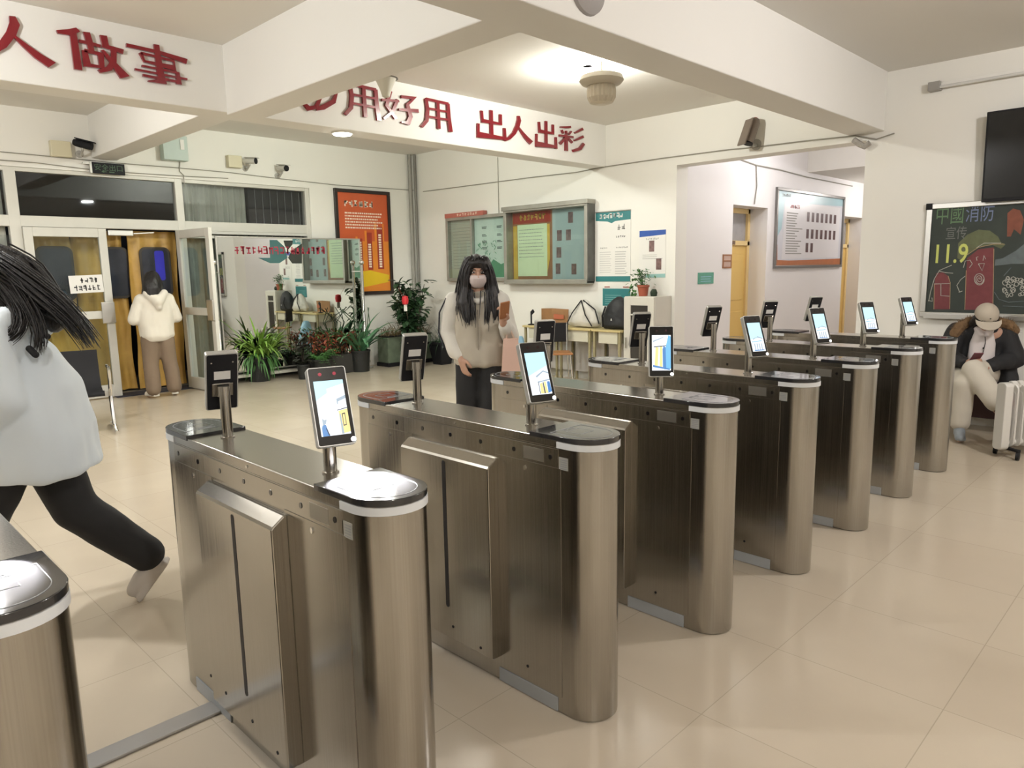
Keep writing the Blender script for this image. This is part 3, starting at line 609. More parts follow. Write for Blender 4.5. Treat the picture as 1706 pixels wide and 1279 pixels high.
m = M(); glyphs(m, fr, 0.16, 0.74, 1.42, 0.11, 6, 5, 0.023, 0.2); lines(m, fr, 0.18, 0.92, 1.08, 1.36, 6, 8, 0.5, 0.023, 0.15, 0.03)
for u, v0, v1 in ((0.415, 0.44, 0.88), (0.60, 0.45, 0.85), (0.81, 0.45, 0.98)):
    k = v0
    while k < v1: m.quad(fr, u, u+0.055, k, k+0.028, 0.023); k += 0.04
m.build('print', CREAMP, sh)
# notice cases
CASEM = mat('weathered_case_metal', (0.36, 0.35, 0.31), 0.45, 0.5, var=0.3, vscale=6)
PALEG = mat('pale_green_sheet', (0.62, 0.68, 0.60), 0.6, var=0.06); PALEB = mat('grey_blue_sheet', (0.36, 0.42, 0.41), 0.55, var=0.06); BEIGE = mat('beige_sheet', (0.50, 0.48, 0.39), 0.6, var=0.05)
LIME = mat('lime_sheet', (0.66, 0.72, 0.46), 0.6, var=0.06); GRN = mat('print_green', (0.10, 0.27, 0.15), 0.6, var=0.3, vscale=6); BROWNP = mat('brown_border', (0.30, 0.13, 0.06), 0.5, var=0.2); GOLDP = mat('gold_border', (0.62, 0.38, 0.06), 0.5, var=0.2)
GREYPR = mat('grey_text', (0.28, 0.28, 0.26), 0.6); SKIN_PH = mat('photo_print', (0.17, 0.10, 0.095), 0.5, var=0.9, vscale=22); TEAL = mat('teal_print', (0.03, 0.19, 0.20), 0.45); TEALP = mat('teal_pale', (0.30, 0.52, 0.50), 0.5)
fr = frR(9.36, 1.39); W, H = 1.42, 1.03
t = thing('notice_case', 'weathered notice case with beige and pale green sheets behind the masked woman', 'notice case', (XR, 8.65, 1.39))
m = M(); framed(m, fr, W, H, 0.05, 0, 0.09); m.slab(fr, 0.60, 0.63, 0.05, H-.05, 0.02, 0.085); m.build('case_frame', CASEM, t, bevel=0.004)
m = M(); m.slab(fr, 0.04, 0.61, 0.04, H-.04, 0.005, 0.012); a = m.build('sheet', BEIGE, t); m = M(); lines(m, fr, 0.1, 0.55, 0.2, 0.9, 14, 3, 0.12, 0.0135, 0.1); m.build('print', GREYPR, a)
m = M(); m.slab(fr, 0.62, W-.04, 0.04, H-.04, 0.005, 0.012); a = m.build('sheet', PALEG, t)
m = M(); poly(m, fr, [(0.72, .06), (W-.06, .06), (W-.06, .30), (1.22, .26), (1.05, .34), (0.92, .22), (0.80, .24)], 0.0135)
r = random.Random(2)
for k in range(46):
    u = 0.66+0.45*r.random(); v = 0.26+0.40*r.random(); a_ = r.uniform(-2.6, -0.3); L = 0.07; poly(m, fr, [(u, v), (u+L*.5*math.cos(a_)-.010, v+L*.5*math.sin(a_)), (u+L*math.cos(a_), v+L*math.sin(a_)), (u+L*.5*math.cos(a_)+.010, v+L*.5*math.sin(a_))], 0.0137)
m.build('bamboo_print', GRN, a)
m = M(); r = random.Random(12)
for v in (0.82, 0.70, 0.60, 0.5): lines(m, fr, 0.80, 0.92, v, v+0.04, 2, int(v*100), 0.5, 0.0138); lines(m, fr, 1.14, 1.26, v, v+0.04, 2, int(v*90), 0.5, 0.0138)
m.build('print', INK, a)
m = M(); m.slab(fr, 0.05, W-.05, 0.05, H-.05, 0.075, 0.079); m.build('case_pane', PANE, t)
m = M(); m.slab(fr, 0.0, 0.93, H-0.005, H+0.065, 0.02, 0.10); a = m.build('title_strip', mat('faded_red_strip', (0.42, 0.13, 0.10), 0.5, var=0.2), t); m = M(); glyphs(m, fr, 0.3, 0.8, H+.008, 0.045, 8, 3, 0.1015); m.build('strip_print', CREAMP, a)
fr = frR(7.93, 1.36); W, H = 1.62, 1.10
t = thing('notice_case', 'metal notice case with an orange bordered letter and rows of small photos', 'notice case', (XR, 7.12, 1.36))
m = M(); framed(m, fr, W, H, 0.055, 0, 0.16); m.slab(fr, 0, W-.0, -0.01, 0.05, 0, 0.17); m.slab(fr, -0.02, W+.02, H-.03, H+.03, 0, 0.18); m.build('case_frame', CASEM, t, bevel=0.005)
m = M(); m.slab(fr, W, W+0.012, 0.02, H-.02, 0.0, 0.15); m.build('side_panel', mat('dark_side', (0.10, 0.10, 0.09), 0.4, var=0.5, vscale=9), t)
m = M(); m.slab(fr, 0.05, 0.86, 0.04, H-.04, 0.005, 0.012); a = m.build('sheet', BROWNP, t)
m = M(); poly(m, fr, [(0.07, .06), (0.16, .06), (0.15, .85), (0.07, .85)], .0135); poly(m, fr, [(0.76, .15), (0.81, .35), (0.81, .85), (0.74, .85)], .0135); m.build('border', GOLDP, a)
m = M(); m.quad(fr, 0.16, 0.76, 0.10, 0.86, 0.014); b = m.build('letter', LIME, a); m = M(); lines(m, fr, 0.19, 0.70, 0.38, 0.83, 9, 4, 0.22, 0.0148, 0.1, 0.03); m.build('print', GREYPR, a)
m = M(); poly(m, fr, [(0.07, .88), (0.83, .88), (0.83, H-.06), (0.07, H-.06)], .0136); m.build('heading', DKRED, a); m = M(); glyphs(m, fr, 0.2, 0.74, 0.92, 0.09, 7, 6, 0.0148, .2); m.build('heading_print', GOLDP, a)
m = M(); m.slab(fr, 0.86, W-.05, 0.04, H-.04, 0.005, 0.012); a = m.build('sheet', PALEB, t)
for u, v in ((1.16, .84), (1.48, .86), (0.95, .60), (1.12, .60), (0.94, .36), (1.47, .36), (0.92, .13), (1.22, .12), (1.46, .14)): m = M(); m.quad(fr, u, u+.09, v, v+.15, 0.0135); m.build('photo', SKIN_PH, a)
m = M(); m.slab(fr, 0.05, W-.05, 0.05, H-.05, 0.14, 0.144); m.build('case_pane', PANE, t)
# posters near the cabinet
fr = frR(6.28, 1.38); W, H = 0.58, 0.93
t = thing('wall_poster', 'white scroll poster with teal header beside the photo notice case', 'poster', (XR, 6.0, 1.38))
m = M(); m.slab(fr, 0, W, 0, H, 0.002, 0.008); m.build('sheet', PAPER, t)
m = M(); poly(m, fr, [(0, H-.11), (0.2, H-.13), (0.27, H-.155), (0.33, H-.13), (W, H-.12), (W, H), (0, H)], .009); a = m.build('header', TEAL, t); m = M(); poly(m, fr, [(0, 0), (W, 0), (W, .07), (0, .07)], .009); m.build('footer', TEAL, t)
m = M(); glyphs(m, fr, 0.06, 0.46, H-.095, .07, 7, 2, .0098, .18); m.build('header_print', PAPER, a)
m = M(); lines(m, fr, .33, .52, .10, .42, 10, 3, .4, .009, .2); lines(m, fr, .07, .27, .12, .42, 10, 7, .25, .009, .2); m.build('print', mat('pale_text', (0.5, 0.5, 0.49), .6), t)
m = M(); glyphs(m, fr, .34, .54, .44, .02, 8, 3, .009); glyphs(m, fr, .34, .5, .58, .03, 5, 31, .009); glyphs(m, fr, .36, .5, .68, .08, 2, 8, .009, .1); glyphs(m, fr, .08, .2, .44, .02, 5, 6, .009); m.build('dark_print', INK, t)
m = M(); m.tube([(XR-.012, 6.28, 1.38+H), (XR-.012, 5.70, 1.38+H)], .008, 8); m.build('hanging_rod', ALU, t)
fr = frR(5.56, 1.43); W, H = 0.40, 0.60
t = thing('wall_poster', 'small white poster with a blue header over the potted plant', 'poster', (XR, 5.35, 1.43))
m = M(); m.slab(fr, 0, W, 0, H, 0.002, 0.006); m.build('sheet', PAPER, t)
m = M(); poly(m, fr, [(0, H-.08), (W, H-.06), (W, H), (0, H)], .007); m.build('header', mat('print_blue', (0.02, 0.08, 0.36), .45), t)
m = M(); poly(m, fr, [(0.1, 0), (W, 0), (W, .05), (0.1, .04)], .007); m.build('footer', TEALP, t)
m = M(); m.quad(fr, .15, .23, .33, .47, .007); m.build('photo', SKIN_PH, t); m = M(); m.quad(fr, .26, .34, .10, .24, .007); m.build('photo', SKIN_PH, t)
m = M(); glyphs(m, fr, .1, .3, H-.12, .025, 8, 3, .007); lines(m, fr, .05, .36, .24, .31, 3, 2, .2, .007); m.build('print', GREYPR, t)
fr = frR(6.16, 1.05)
t = thing('wall_poster', 'dark teal sheet low on the wall behind the black backpack', 'poster', (XR, 5.95, 1.05))
m = M(); m.slab(fr, 0, .46, 0, .235, .002, .006); m.build('sheet', TEAL, t); m = M(); lines(m, fr, .04, .42, .03, .17, 5, 2, .15, .007, .3); m.build('print', TEALP, t)
m = M(); m.slab(fr, .03, .12, .25, .262, .002, .006); m.slab(fr, .34, .44, .25, .262, .002, .006); m.build('hook_strip', DKRED, t)
# corridor board and small signs
fr = frF(10.73, 1.51, CO1); W, H = 2.66, 1.21
t = thing('framed_poster', 'wide framed display board with rows of portraits in the corridor', 'poster', (12.06, CO1, 1.51))
m = M(); framed(m, fr, W, H, .045, 0, .04); m.build('frame', mat('grey_frame', (0.22, 0.21, 0.20), .35, .6), t, bevel=.004)
m = M(); m.slab(fr, .04, W-.04, .04, H-.04, 0, .015); a = m.build('sheet', mat('sheet_lilac', (0.60, 0.61, 0.66), .35, var=.05), t)
m = M(); poly(m, fr, [(.045, .45), (.22, .6), (.3, 1.0), (W-.045, 1.05), (W-.045, H-.045), (.045, H-.045)], .016); m.build('teal_field', mat('sheet_teal', (0.36, 0.55, 0.60), .35, var=.12, vscale=2), a)
m = M(); poly(m, fr, [(.045, .045), (W-.045, .045), (W-.045, .15), (1.4, .13), (.5, .12), (.12, .13), (.10, .36), (.045, .36)], .0165); m.build('orange_field', mat('sheet_orange', (0.42, 0.14, 0.05), .35, var=.2), a)
m = M(); poly(m, fr, [(.26, .14), (W-.15, .17), (W-.15, 1.02), (.32, 1.02)], .0163); m.build('white_field', mat('sheet_white', (0.70, 0.69, 0.71), .35), a)
for row, (n, v) in enumerate(((7, .74), (7, .47), (2, .25))):
    for k in range(n): m = M(); m.quad(fr, 1.13+k*.185, 1.13+k*.185+.10, v, v+.15, .018); m.build('portrait', mat('portrait_print', (0.10, 0.05, 0.05), .4, var=.9, vscale=14), a)
m = M(); lines(m, fr, .38, .98, .22, .88, 17, 5, .4, .018, .5); glyphs(m, fr, .2, .5, 1.08, .05, 6, 2, .018); m.build('print', GREYPR, a)
m = M(); glyphs(m, fr, .5, .85, .92, .06, 7, 4, .018, .2); m.build('heading_print', mat('print_red', (.5, .04, .04), .5), a)
fr = frF(8.55, 1.33, CO1)
t = thing('wall_sign', 'small green and blue sign low on the corridor wall', 'sign', (8.75, CO1, 1.33))
m = M(); m.slab(fr, 0, .40, 0, .15, 0, .008); m.build('plate', mat('sign_green', (0.10, 0.33, 0.24), .35, var=.25), t); m = M(); lines(m, fr, .06, .36, .03, .12, 3, 3, .3, .009); m.build('print', mat('print_pale_blue', (.3, .5, .65), .5), t)
fr = frF(9.19, 1.53, CO1)
t = thing('wall_sign', 'small brown framed notice beside the yellow corridor door', 'sign', (9.3, CO1, 1.53))
m = M(); framed(m, fr, .24, .19, .02, 0, .012); m.build('frame', BROWNP, t); m = M(); m.slab(fr, .02, .22, .02, .17, 0, .008); m.build('sheet', mat('pinkish_sheet', (.5, .36, .30), .5), t); m = M(); m.slab(fr, .02, .22, .09, .11, .008, .011); m.build('bar', BROWNP, t)
# television, lamp tube, blackboard
t = thing('television', 'large black television high on the wall above the blackboard', 'television', (XR-.05, 1.0, 2.1))
fr = ((XR-.065, 1.72, 2.10), (0, -1, 0), (-.06, 0, .998), (-.998, 0, -.06))
m = M(); m.slab(fr, 0, 1.42, 0, .79, 0, .05); m.build('body', BLACK, t, bevel=.006); m = M(); m.slab(fr, .015, 1.405, .03, .775, .05, .052); m.build('screen', mat('tv_screen', (.006, .006, .006), .22), t)
m = M(); m.box(XR-.064, XR-.001, .8, 1.2, 2.12, 2.5); m.build('wall_bracket', BLACK, t)
t = thing('tube_lamp', 'unlit fluorescent tube lamp above the television', 'lamp', (XR-.05, 1.5, 3.2))
m = M(); m.box(XR-.05, XR, .7, 2.24, 3.205, 3.235); m.build('batten', WHITE, t, bevel=.004); m = M(); m.tube([(XR-.07, 2.16, 3.19), (XR-.07, .75, 3.19)], .013, 10); m.build('tube', mat('tube_glass', (.62, .62, .60), .2), t, smooth=True)
m = M(); m.box(XR-.09, XR-.0, 2.14, 2.24, 3.165, 3.245); m.build('end_holder', mat('grey_plastic', (.30, .29, .27), .5), t, bevel=.004)
t = thing('blackboard', 'green blackboard with chalk drawings of fire extinguishers', 'blackboard', (XR-.03, 1.0, 1.04))
fr = frR(2.19, 1.03); W, H = 2.5, 1.09
m = M(); framed(m, fr, W, H, .05, 0, .035); m.build('frame', ALU, t, bevel=.005); m = M(); m.slab(fr, .045, W-.045, .045, H-.045, 0, .02); m.build('board', mat('blackboard_green', (.028, .038, .032), .65, var=.35, vscale=5), t)
m = M(); m.slab(fr, -.005, .05, H-.055, H+.005, 0, .04); m.build('corner_cap', BLACK, t); m = M(); m.slab(fr, .05, W-.05, -.01, .03, .0, .08); m.build('chalk_tray', ALU, t)
def chalk(name, pl, tu, col, seed=0, wd=.004):
    mm_ = mat('chalk_'+name, col, .95, var=.25, vscale=18); m = M()
    for k, p in enumerate(pl): m.add([PX(1530+x/6.4, 330+y/6.4, XR-.0215-.0004*k) for x, y in p], [tuple(range(len(p)))])
    for k, p in enumerate(tu): m.tube([PX(1530+x/6.4, 330+y/6.4, XR-.0235) for x, y in p], wd, 5)
    return m.build(name, mm_, t)
chalk('red_drawing', [[(495, 1190), (512, 760), (520, 640), (640, 545), (805, 525), (800, 800), (795, 1190)], [(165, 1185), (172, 905), (190, 800), (260, 790), (320, 830), (340, 900), (335, 1185)]], [], (.17, .05, .055))
chalk('helmet_drawing', [[(415, 640), (425, 480), (520, 390), (640, 335), (760, 345), (850, 410), (880, 470), (930, 495), (880, 540), (790, 500), (640, 520), (510, 610), (480, 680)]], [], (.12, .135, .075))
chalk('hand_drawing', [[(945, 410), (950, 160), (1010, 110), (1085, 130), (1126, 230), (1090, 390), (1020, 330), (985, 410)]], [], (.20, .075, .05))
chalk('grey_drawing', [[(815, 720), (820, 655), (900, 640), (1040, 560), (1126, 490), (1126, 700), (990, 700), (900, 712)]], [[(910, 830), (990, 740)], [(810, 1000), (860, 1080), (960, 1110), (1126, 1100)], [(900, 1150), (1126, 1160)]], (.12, .145, .15))
r = random.Random(8); q = []
for k in range(26): x = 900+220*r.random(); y = 850+200*r.random(); s = 12+16*r.random(); q.append([(x+s*math.cos(a*.785), y+s*math.sin(a*.785)) for a in range(9)])
chalk('white_outline', [], q + [[(170, 915), (335, 910)], [(240, 910), (240, 1040), (330, 1045)], [(110, 1100), (130, 1000), (170, 860), (225, 770), (355, 715)], [(225, 780), (300, 795), (370, 800)], [(105, 1090), (150, 1100), (145, 1060)], [(620, 530), (700, 480), (880, 480)], [(440, 1000), (410, 930), (450, 870), (500, 830)], [(430, 1005), (470, 990)],
   [(650+45*math.cos(a*.5)*(1-a/30), 865+55*math.sin(a*.5)*(1-a/30)) for a in range(28)], [(650+52*math.cos(a*.4), 865+60*math.sin(a*.4)) for a in range(17)], [(625, 665), (618, 630), (640, 625)], [(690, 665), (700, 610), (718, 650)], [(640, 700), (680, 775), (705, 695), (640, 700)], [(480, 740), (500, 670), (550, 660), (575, 700), (545, 740)]], (.42, .42, .38), wd=.0035)
chalk('tan_outline', [], [[(495, 1190), (510, 770)], [(795, 1185), (805, 540)], [(512, 610), (640, 525), (800, 490), (920, 490)], [(165, 1185), (170, 910)], [(335, 1180), (340, 900), (318, 830)]], (.40, .30, .18), wd=.003)
def board_text(s, x, y, size, col, nm, bold=.0, sx=1.0):
    p = PX(1530+x/6.4, 330+y/6.4, XR-.023); me = text_mesh(s, size, (p, (0, -1, 0), (0, 0, 1), (-1, 0, 0)), bold=bold, sx=sx); me.materials.append(mat('chalk_'+nm, col, .95)); link(nm, me, t)
board_text('中國', 175, 265, .20, (.13, .22, .12), 'green_writing', 0, .62); board_text('消防', 495, 240, .18, (.17, .21, .33), 'blue_writing', 0, .66); board_text('宣传', 285, 430, .13, (.16, .17, .16), 'grey_writing', 0, .7)
board_text('11.9', 140, 690, .25, (.55, .60, .17), 'yellow_writing', .003, .72)
# exit sign, boxes, cameras, cables, pipes
p0 = PY(153, 273, YD-.06); p1 = PY(209, 292, YD-.06)
t = thing('exit_sign', 'unlit black exit sign hanging above the entrance transom', 'sign', (p0.x, YD-.06, p1.z))
fr = ((p0.x, YD-.03, p1.z), (1, 0, 0), (0, 0, 1), (0, -1, 0)); W = p1.x-p0.x; H = .135
m = M(); m.slab(fr, 0, W, 0, H, 0, .03); m.build('case', BLACK, t, bevel=.003); m = M(); m.slab(fr, -.025, -.002, 0, H, 0, .03); m.slab(fr, -.1, -.02, H-.03, H-.01, 0, .03); m.build('side_bracket', ALU, t)
me = text_mesh('安全出口', .085, ((p0.x+W/2, YD-.0615, p1.z+.045), (1, 0, 0), (0, 0, 1), (0, -1, 0)), 'CENTER'); me.materials.append(mat('dim_green', (.05, .10, .05), .5)); link('lettering', me, t)
m = M(); fr2 = ((p0.x, YD-.0615, p1.z), (1, 0, 0), (0, 0, 1), (0, -1, 0)); poly(m, fr2, [(.10, .025), (.13, .04), (.13, .01)], 0); m.quad(fr2, .13, .16, .021, .029); m.quad(fr2, .19, .25, .018, .032); m.build('arrow', mat('dim_green', (.05, .10, .05), .5), t)
m = M(); a = PY(277, 240, YD); m.box(3.80, 4.12, YD-.13, YD, 3.08, 3.40); t = thing('meter_box', 'pale teal metal box on the wall right of the exit sign', 'box', (3.96, YD, 3.08)); m.build('body', mat('pale_teal_metal', (.44, .53, .49), .45, var=.06), t, bevel=.006)
m = M(); m.slab(frF(4.02, 3.22, YD-.13), 0, .05, 0, .13, 0, .012); m.build('label', PAPER, t)
def jbox(px, py, label, w=.17):
    p = PY(px, py, YD); m = M(); m.box(p.x-w/2, p.x+w/2, YD-.085, YD, p.z-w*.42, p.z+w*.42); return tag(m.build('junction_box', mat('cream_plastic', (.62, .58, .42), .45), bevel=.008), label, 'junction box', None)
jbox(99, 249, 'cream junction box beside the camera above the closed door', .22); jbox(388, 270, 'cream junction box beside the camera above the curtain transom', .20)
CAMW = mat('camera_shell', (.42, .41, .38), .4)
def cctv(p, look, label, shell, red=False, sc=1.0):
    t = thing('security_camera', label, 'camera', p); look = Vector(look).normalized(); p = Vector(p)
    wall = Vector((0, 1, 0)) if abs(p.y-YD) < .4 else Vector((1, 0, 0))
    w0 = p + wall*((YD-p.y) if wall.y else (XR-p.x)) + Vector((0, 0, -.10*sc))
    m = M(); m.tube([w0, w0-wall*.012], .045*sc, 16); m.tube([w0, w0-wall*.07*sc+Vector((0, 0, -.02*sc)), p+Vector((0, 0, -.06*sc)), p], .014*sc, 10); m.build('bracket', CAMW, t, smooth=True)
    a = p-look*.10*sc; b = p+look*.10*sc
    m = M(); m.tube([a, a+look*.03*sc, b], [.035*sc, .045*sc, .048*sc], 16); m.build('housing', shell, t, smooth=True)
    m = M(); side = look.cross(Vector((0, 0, 1))).normalized(); up = side.cross(look); R = Matrix((side, look, up)).transposed(); m.obox(p+look*.03*sc+up*.05*sc, .052*sc, .11*sc, .006*sc, R); m.build('sun_shield', shell, t, bevel=.003)
    m = M(); m.tube([b-look*.002, b+look*.012*sc], .046*sc, 16); m.build('lens_face', BLACK, t, smooth=True)
    return t
P = PY(137, 240, YD-.16); cctv(P, (.75, -.6, -.25), 'black camera beside the cream box, above the closed door', BLACK, sc=1.0)
P = PY(416, 268, YD-.16); cctv(P, (.55, -.8, -.05), 'white camera with black face between cream box and second camera', mat('camera_white', (.62, .61, .57), .4), sc=.9)
P = PY(470, 280, YD-.16); cctv(P, (.15, -.98, -.12), 'white camera with looped cable above the mirror end of the transom', mat('camera_white', (.62, .61, .57), .4), sc=.95)
P = PX(1252, 218, XR-.13); t = cctv(P, (-.30, .16, -.94), 'grey brown camera with a red cap over the corridor opening', mat('camera_brown', (.20, .16, .13), .4), sc=1.35)
m = M(); lk = Vector((-.30, .16, -.94)).normalized(); m.tube([P-lk*.15, P-lk*.10], [.022, .03], 14); m.build('red_cap', mat('camera_red', (.35, .03, .03), .4), t, smooth=True)
CAB = mat('grey_cable', (.30, .29, .25), .5); CABD = mat('dark_cable', (.10, .09, .08), .5)
def cable(pts, label, r=.006, mt=None): m = M(); m.tube(pts, r, 6); return tag(m.build('cable', mt or CAB, smooth=True), label, 'cable', None)
cable([PY(x, y, YD-.012) for x, y in ((-30, 250), (60, 258), (130, 265), (200, 272), (290, 279), (380, 287), (470, 298), (560, 308), (690, 317))], 'upper thin cable running above the entrance to the corner pipes')
cable([PY(x, y, YD-.012) for x, y in ((-30, 264), (60, 271), (140, 281), (220, 288), (300, 293), (380, 297))], 'lower thin cable above the transom windows')
cable([PY(x, y, YD-.012) for x, y in ((300, 262), (299, 285), (306, 292), (307, 312))], 'short cable dropping from the teal box to the transom')
cable([PX(x, y, XR-.012) for x, y in ((705, 319), (790, 308), (880, 296), (960, 287), (1000, 279), (1100, 264), (1215, 249), (1250, 246), (1330, 236), (1425, 226), (1460, 232), (1490, 222))], 'long thin cable along the side wall over the corridor opening', .007)
cable([PX(x, y, XR-.012) for x, y in ((829, 262), (830, 310), (831, 357))], 'vertical cable dropping to the notice cases', .005)
cable([PY(x, y, CO1-.012) for x, y in ((1232, 265), (1260, 275), (1300, 283), (1345, 295), (1420, 310))], 'sagging cable on the corridor wall above the display board', .009)
cable([PY(x, y, CO1-.012) for x, y in ((1260, 275), (1261, 310), (1257, 340)) ], 'short cable above the yellow corridor door', .009)
m = M(); p = PX(1432, 240, XR-.05); m.tube([p+Vector((0, .06, .05)), p, p+Vector((0, -.05, -.03)), p+Vector((0, -.1, .0))], .03, 8); tag(m.build('cable_bundle', mat('tape_grey', (.34, .32, .29), .6, var=.4, vscale=30), smooth=True), 'taped cable bundle where the beam meets the wall', 'cable')
m = M(); m.tube([(7.90, YD-.05, 0), (7.90, YD-.05, 3.54)], .033, 14); a = m.build('heating_pipe', mat('pipe_grey', (.30, .29, .26), .5), smooth=True); tag(a, 'thicker grey pipe in the corner, the one next to the poster wall', 'pipe')
m = M(); m.tube([(7.955, YD-.12, 0), (7.955, YD-.12, 3.54)], .022, 12); a = m.build('heating_pipe', mat('pipe_dark', (.20, .19, .17), .5), smooth=True); tag(a, 'thinner dark pipe in the corner beside the thicker pipe', 'pipe')
# odd lamps under the ceiling
P = Vector((5.58, 4.32, 3.335)); t = thing('pendant_lamp', 'unlit ribbed glass ceiling lamp in front of the bright ceiling patch', 'lamp', P)
m = M(); m.lathe([(.02, 0), (.10, -.0), (.19, -.03), (.205, -.07), (.18, -.10), (.13, -.115)], P, 28); m.tube([P, P+Vector((0, 0, .115))], .012, 8); m.build('canopy', mat('lamp_cream', (.52, .48, .40), .5), t, smooth=True)
m = M(); rings = []
for r_, z in ((.12, -.11), (.128, -.16), (.125, -.22), (.10, -.265), (.05, -.28)): rings.append([P+Vector(((r_*(1+.06*(k % 2)))*math.cos(2*math.pi*k/40), (r_*(1+.06*(k % 2)))*math.sin(2*math.pi*k/40), z)) for k in range(40)])
m.loft(rings); m.build('ribbed_shade', mat('lamp_ribbed', (.58, .52, .42), .35), t)
P = PD(642, 128, 6.55); P.z = 3.43; q = PZ(642, 131, 3.22); P = Vector((q.x, q.y, 3.43)); t = thing('pendant_lamp', 'hanging cone lamp with dark rim before the beam lettering', 'lamp', P)
m = M(); m.tube([P, P+Vector((0, 0, -.20))], .007, 8); m.ball(P+Vector((0, 0, -.175)), (.035, .035, .014)); m.tube([P+Vector((-.05, .05, -.17)), P+Vector((.05, -.05, -.17))], .008, 8); m.build('rod', BLACK, t, smooth=True)
m = M(); m.lathe([(.02, -.200), (.108, -.205), (.11, -.212), (.02, -.212)], P, 28); m.build('rim', mat('rim_dark', (.08, .075, .065), .4), t, smooth=True)
m = M(); m.lathe([(.095, -.212), (.080, -.235), (.055, -.29), (.040, -.335), (.032, -.36), (.008, -.365)], P, 28); m.build('cone_shade', mat('lamp_white', (.66, .64, .56), .4), t, smooth=True)
q = PY(985, -2, 2.60); m = M(); m.lathe([(.01, -.07), (.09, -.055), (.135, -.02), (.14, 0.0)], (q.x, 2.63, q.z+.06), 28, 'Y'); tag(m.build('ceiling_speaker', mat('speaker_grey', (.35, .33, .32), .6), smooth=True), 'round grey dome fixed to the front beam at the top edge', 'speaker')
# ------------------------------------------------------------------ mirror on wheels
YM = 10.15
MIR = mat('mirror_silver', (.74, .78, .75), .015, 1.0)
x0 = PY(366, 500, YM).x; x1 = PY(604, 500, YM).x
t = thing('standing_mirror', 'big framed standing mirror with red lettering beside the open door', 'mirror', ((x0+x1)/2, YM, 0))
fr = ((x0, YM, .15), (1, 0, 0), (0, 0, 1), (0, -1, 0)); W = x1-x0; H = 1.95
m = M(); m.slab(fr, .02, W-.02, .02, H-.02, 0, .006); m.build('mirror_glass', MIR, t)
m = M(); framed(m, fr, W, H, .022, -.02, .015); m.build('frame', ALU, t, bevel=.004)
m = M(); m.slab(fr, .01, W-.01, .01, H-.01, -.02, -.001); m.build('back_board', BLKF, t)
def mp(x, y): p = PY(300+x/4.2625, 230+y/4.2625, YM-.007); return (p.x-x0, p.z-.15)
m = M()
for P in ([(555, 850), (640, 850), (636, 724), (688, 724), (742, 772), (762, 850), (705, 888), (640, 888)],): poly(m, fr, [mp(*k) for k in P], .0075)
m.build('painted_teal_reflection', mat('reflection_teal', (.045, .13, .13), .4), t)  # reflection in the mirror, painted on the glass as a flat teal shape
m = M()
for P in ([(735, 727), (800, 727), (798, 755), (770, 790), (745, 765)], [(865, 748), (865, 890), (797, 890), (768, 850), (792, 800)]): poly(m, fr, [mp(*k) for k in P], .0075)
m.build('painted_dark_reflection', mat('reflection_dark', (.03, .035, .03), .4), t)  # dark pieces of the same painted reflection
m = M(); a = mp(385, 825); b = mp(1035, 830); glyphs(m, fr, a[0], b[0], a[1], .115, 17, 21, .0082, .15); m.build('red_lettering', mat('decal_red', (.42, .03, .06), .4), t)
m = M()
for y in (YM-.07, YM+.07): m.bar((x0-.05, y, .10), (x1+.05, y, .10), .03, .04)
for x in (x0, (x0+x1)/2, x1): m.bar((x, YM-.085, .10), (x, YM+.085, .10), .03, .03); m.bar((x, YM+.03, .1), (x, YM+.03, .5), .025, .025)
m.build('trolley', mat('white_tube', (.55, .54, .48), .4), t, bevel=.004)
for x in (x0+.02, x1-.02):
    for y in (YM-.07, YM+.07): m = M(); m.lathe([(.012, -.012), (.04, -.012), (.04, .012), (.012, .012)], (x, y, .04), 18, 'X'); m.build('caster', mat('caster_grey', (.2, .2, .2), .5), t, smooth=True)
for px, nm in ((356, 'polished post with ball top at the open-door side of the mirror'), (602, 'polished post with ball top at the poster side of the mirror')):
    q = PY(px, 437, YM-.13); t = thing('barrier_post', nm, 'post', (q.x, YM-.13, 0))
    m = M(); m.lathe([(.11, 0), (.11, .02), (.03, .035), (.022, .05), (.022, q.z-.04)], (q.x, YM-.13, 0), 20); m.build('post', CHROME, t, smooth=True); m = M(); m.ball((q.x, YM-.13, q.z), .042); m.build('ball_top', CHROME, t, smooth=True); m = M(); m.bar((q.x, YM-.13, q.z-.14), (q.x+(.1 if px < 400 else -.1), YM-.02, q.z-.14), .02, .012); m.build('clip', ALU, t)
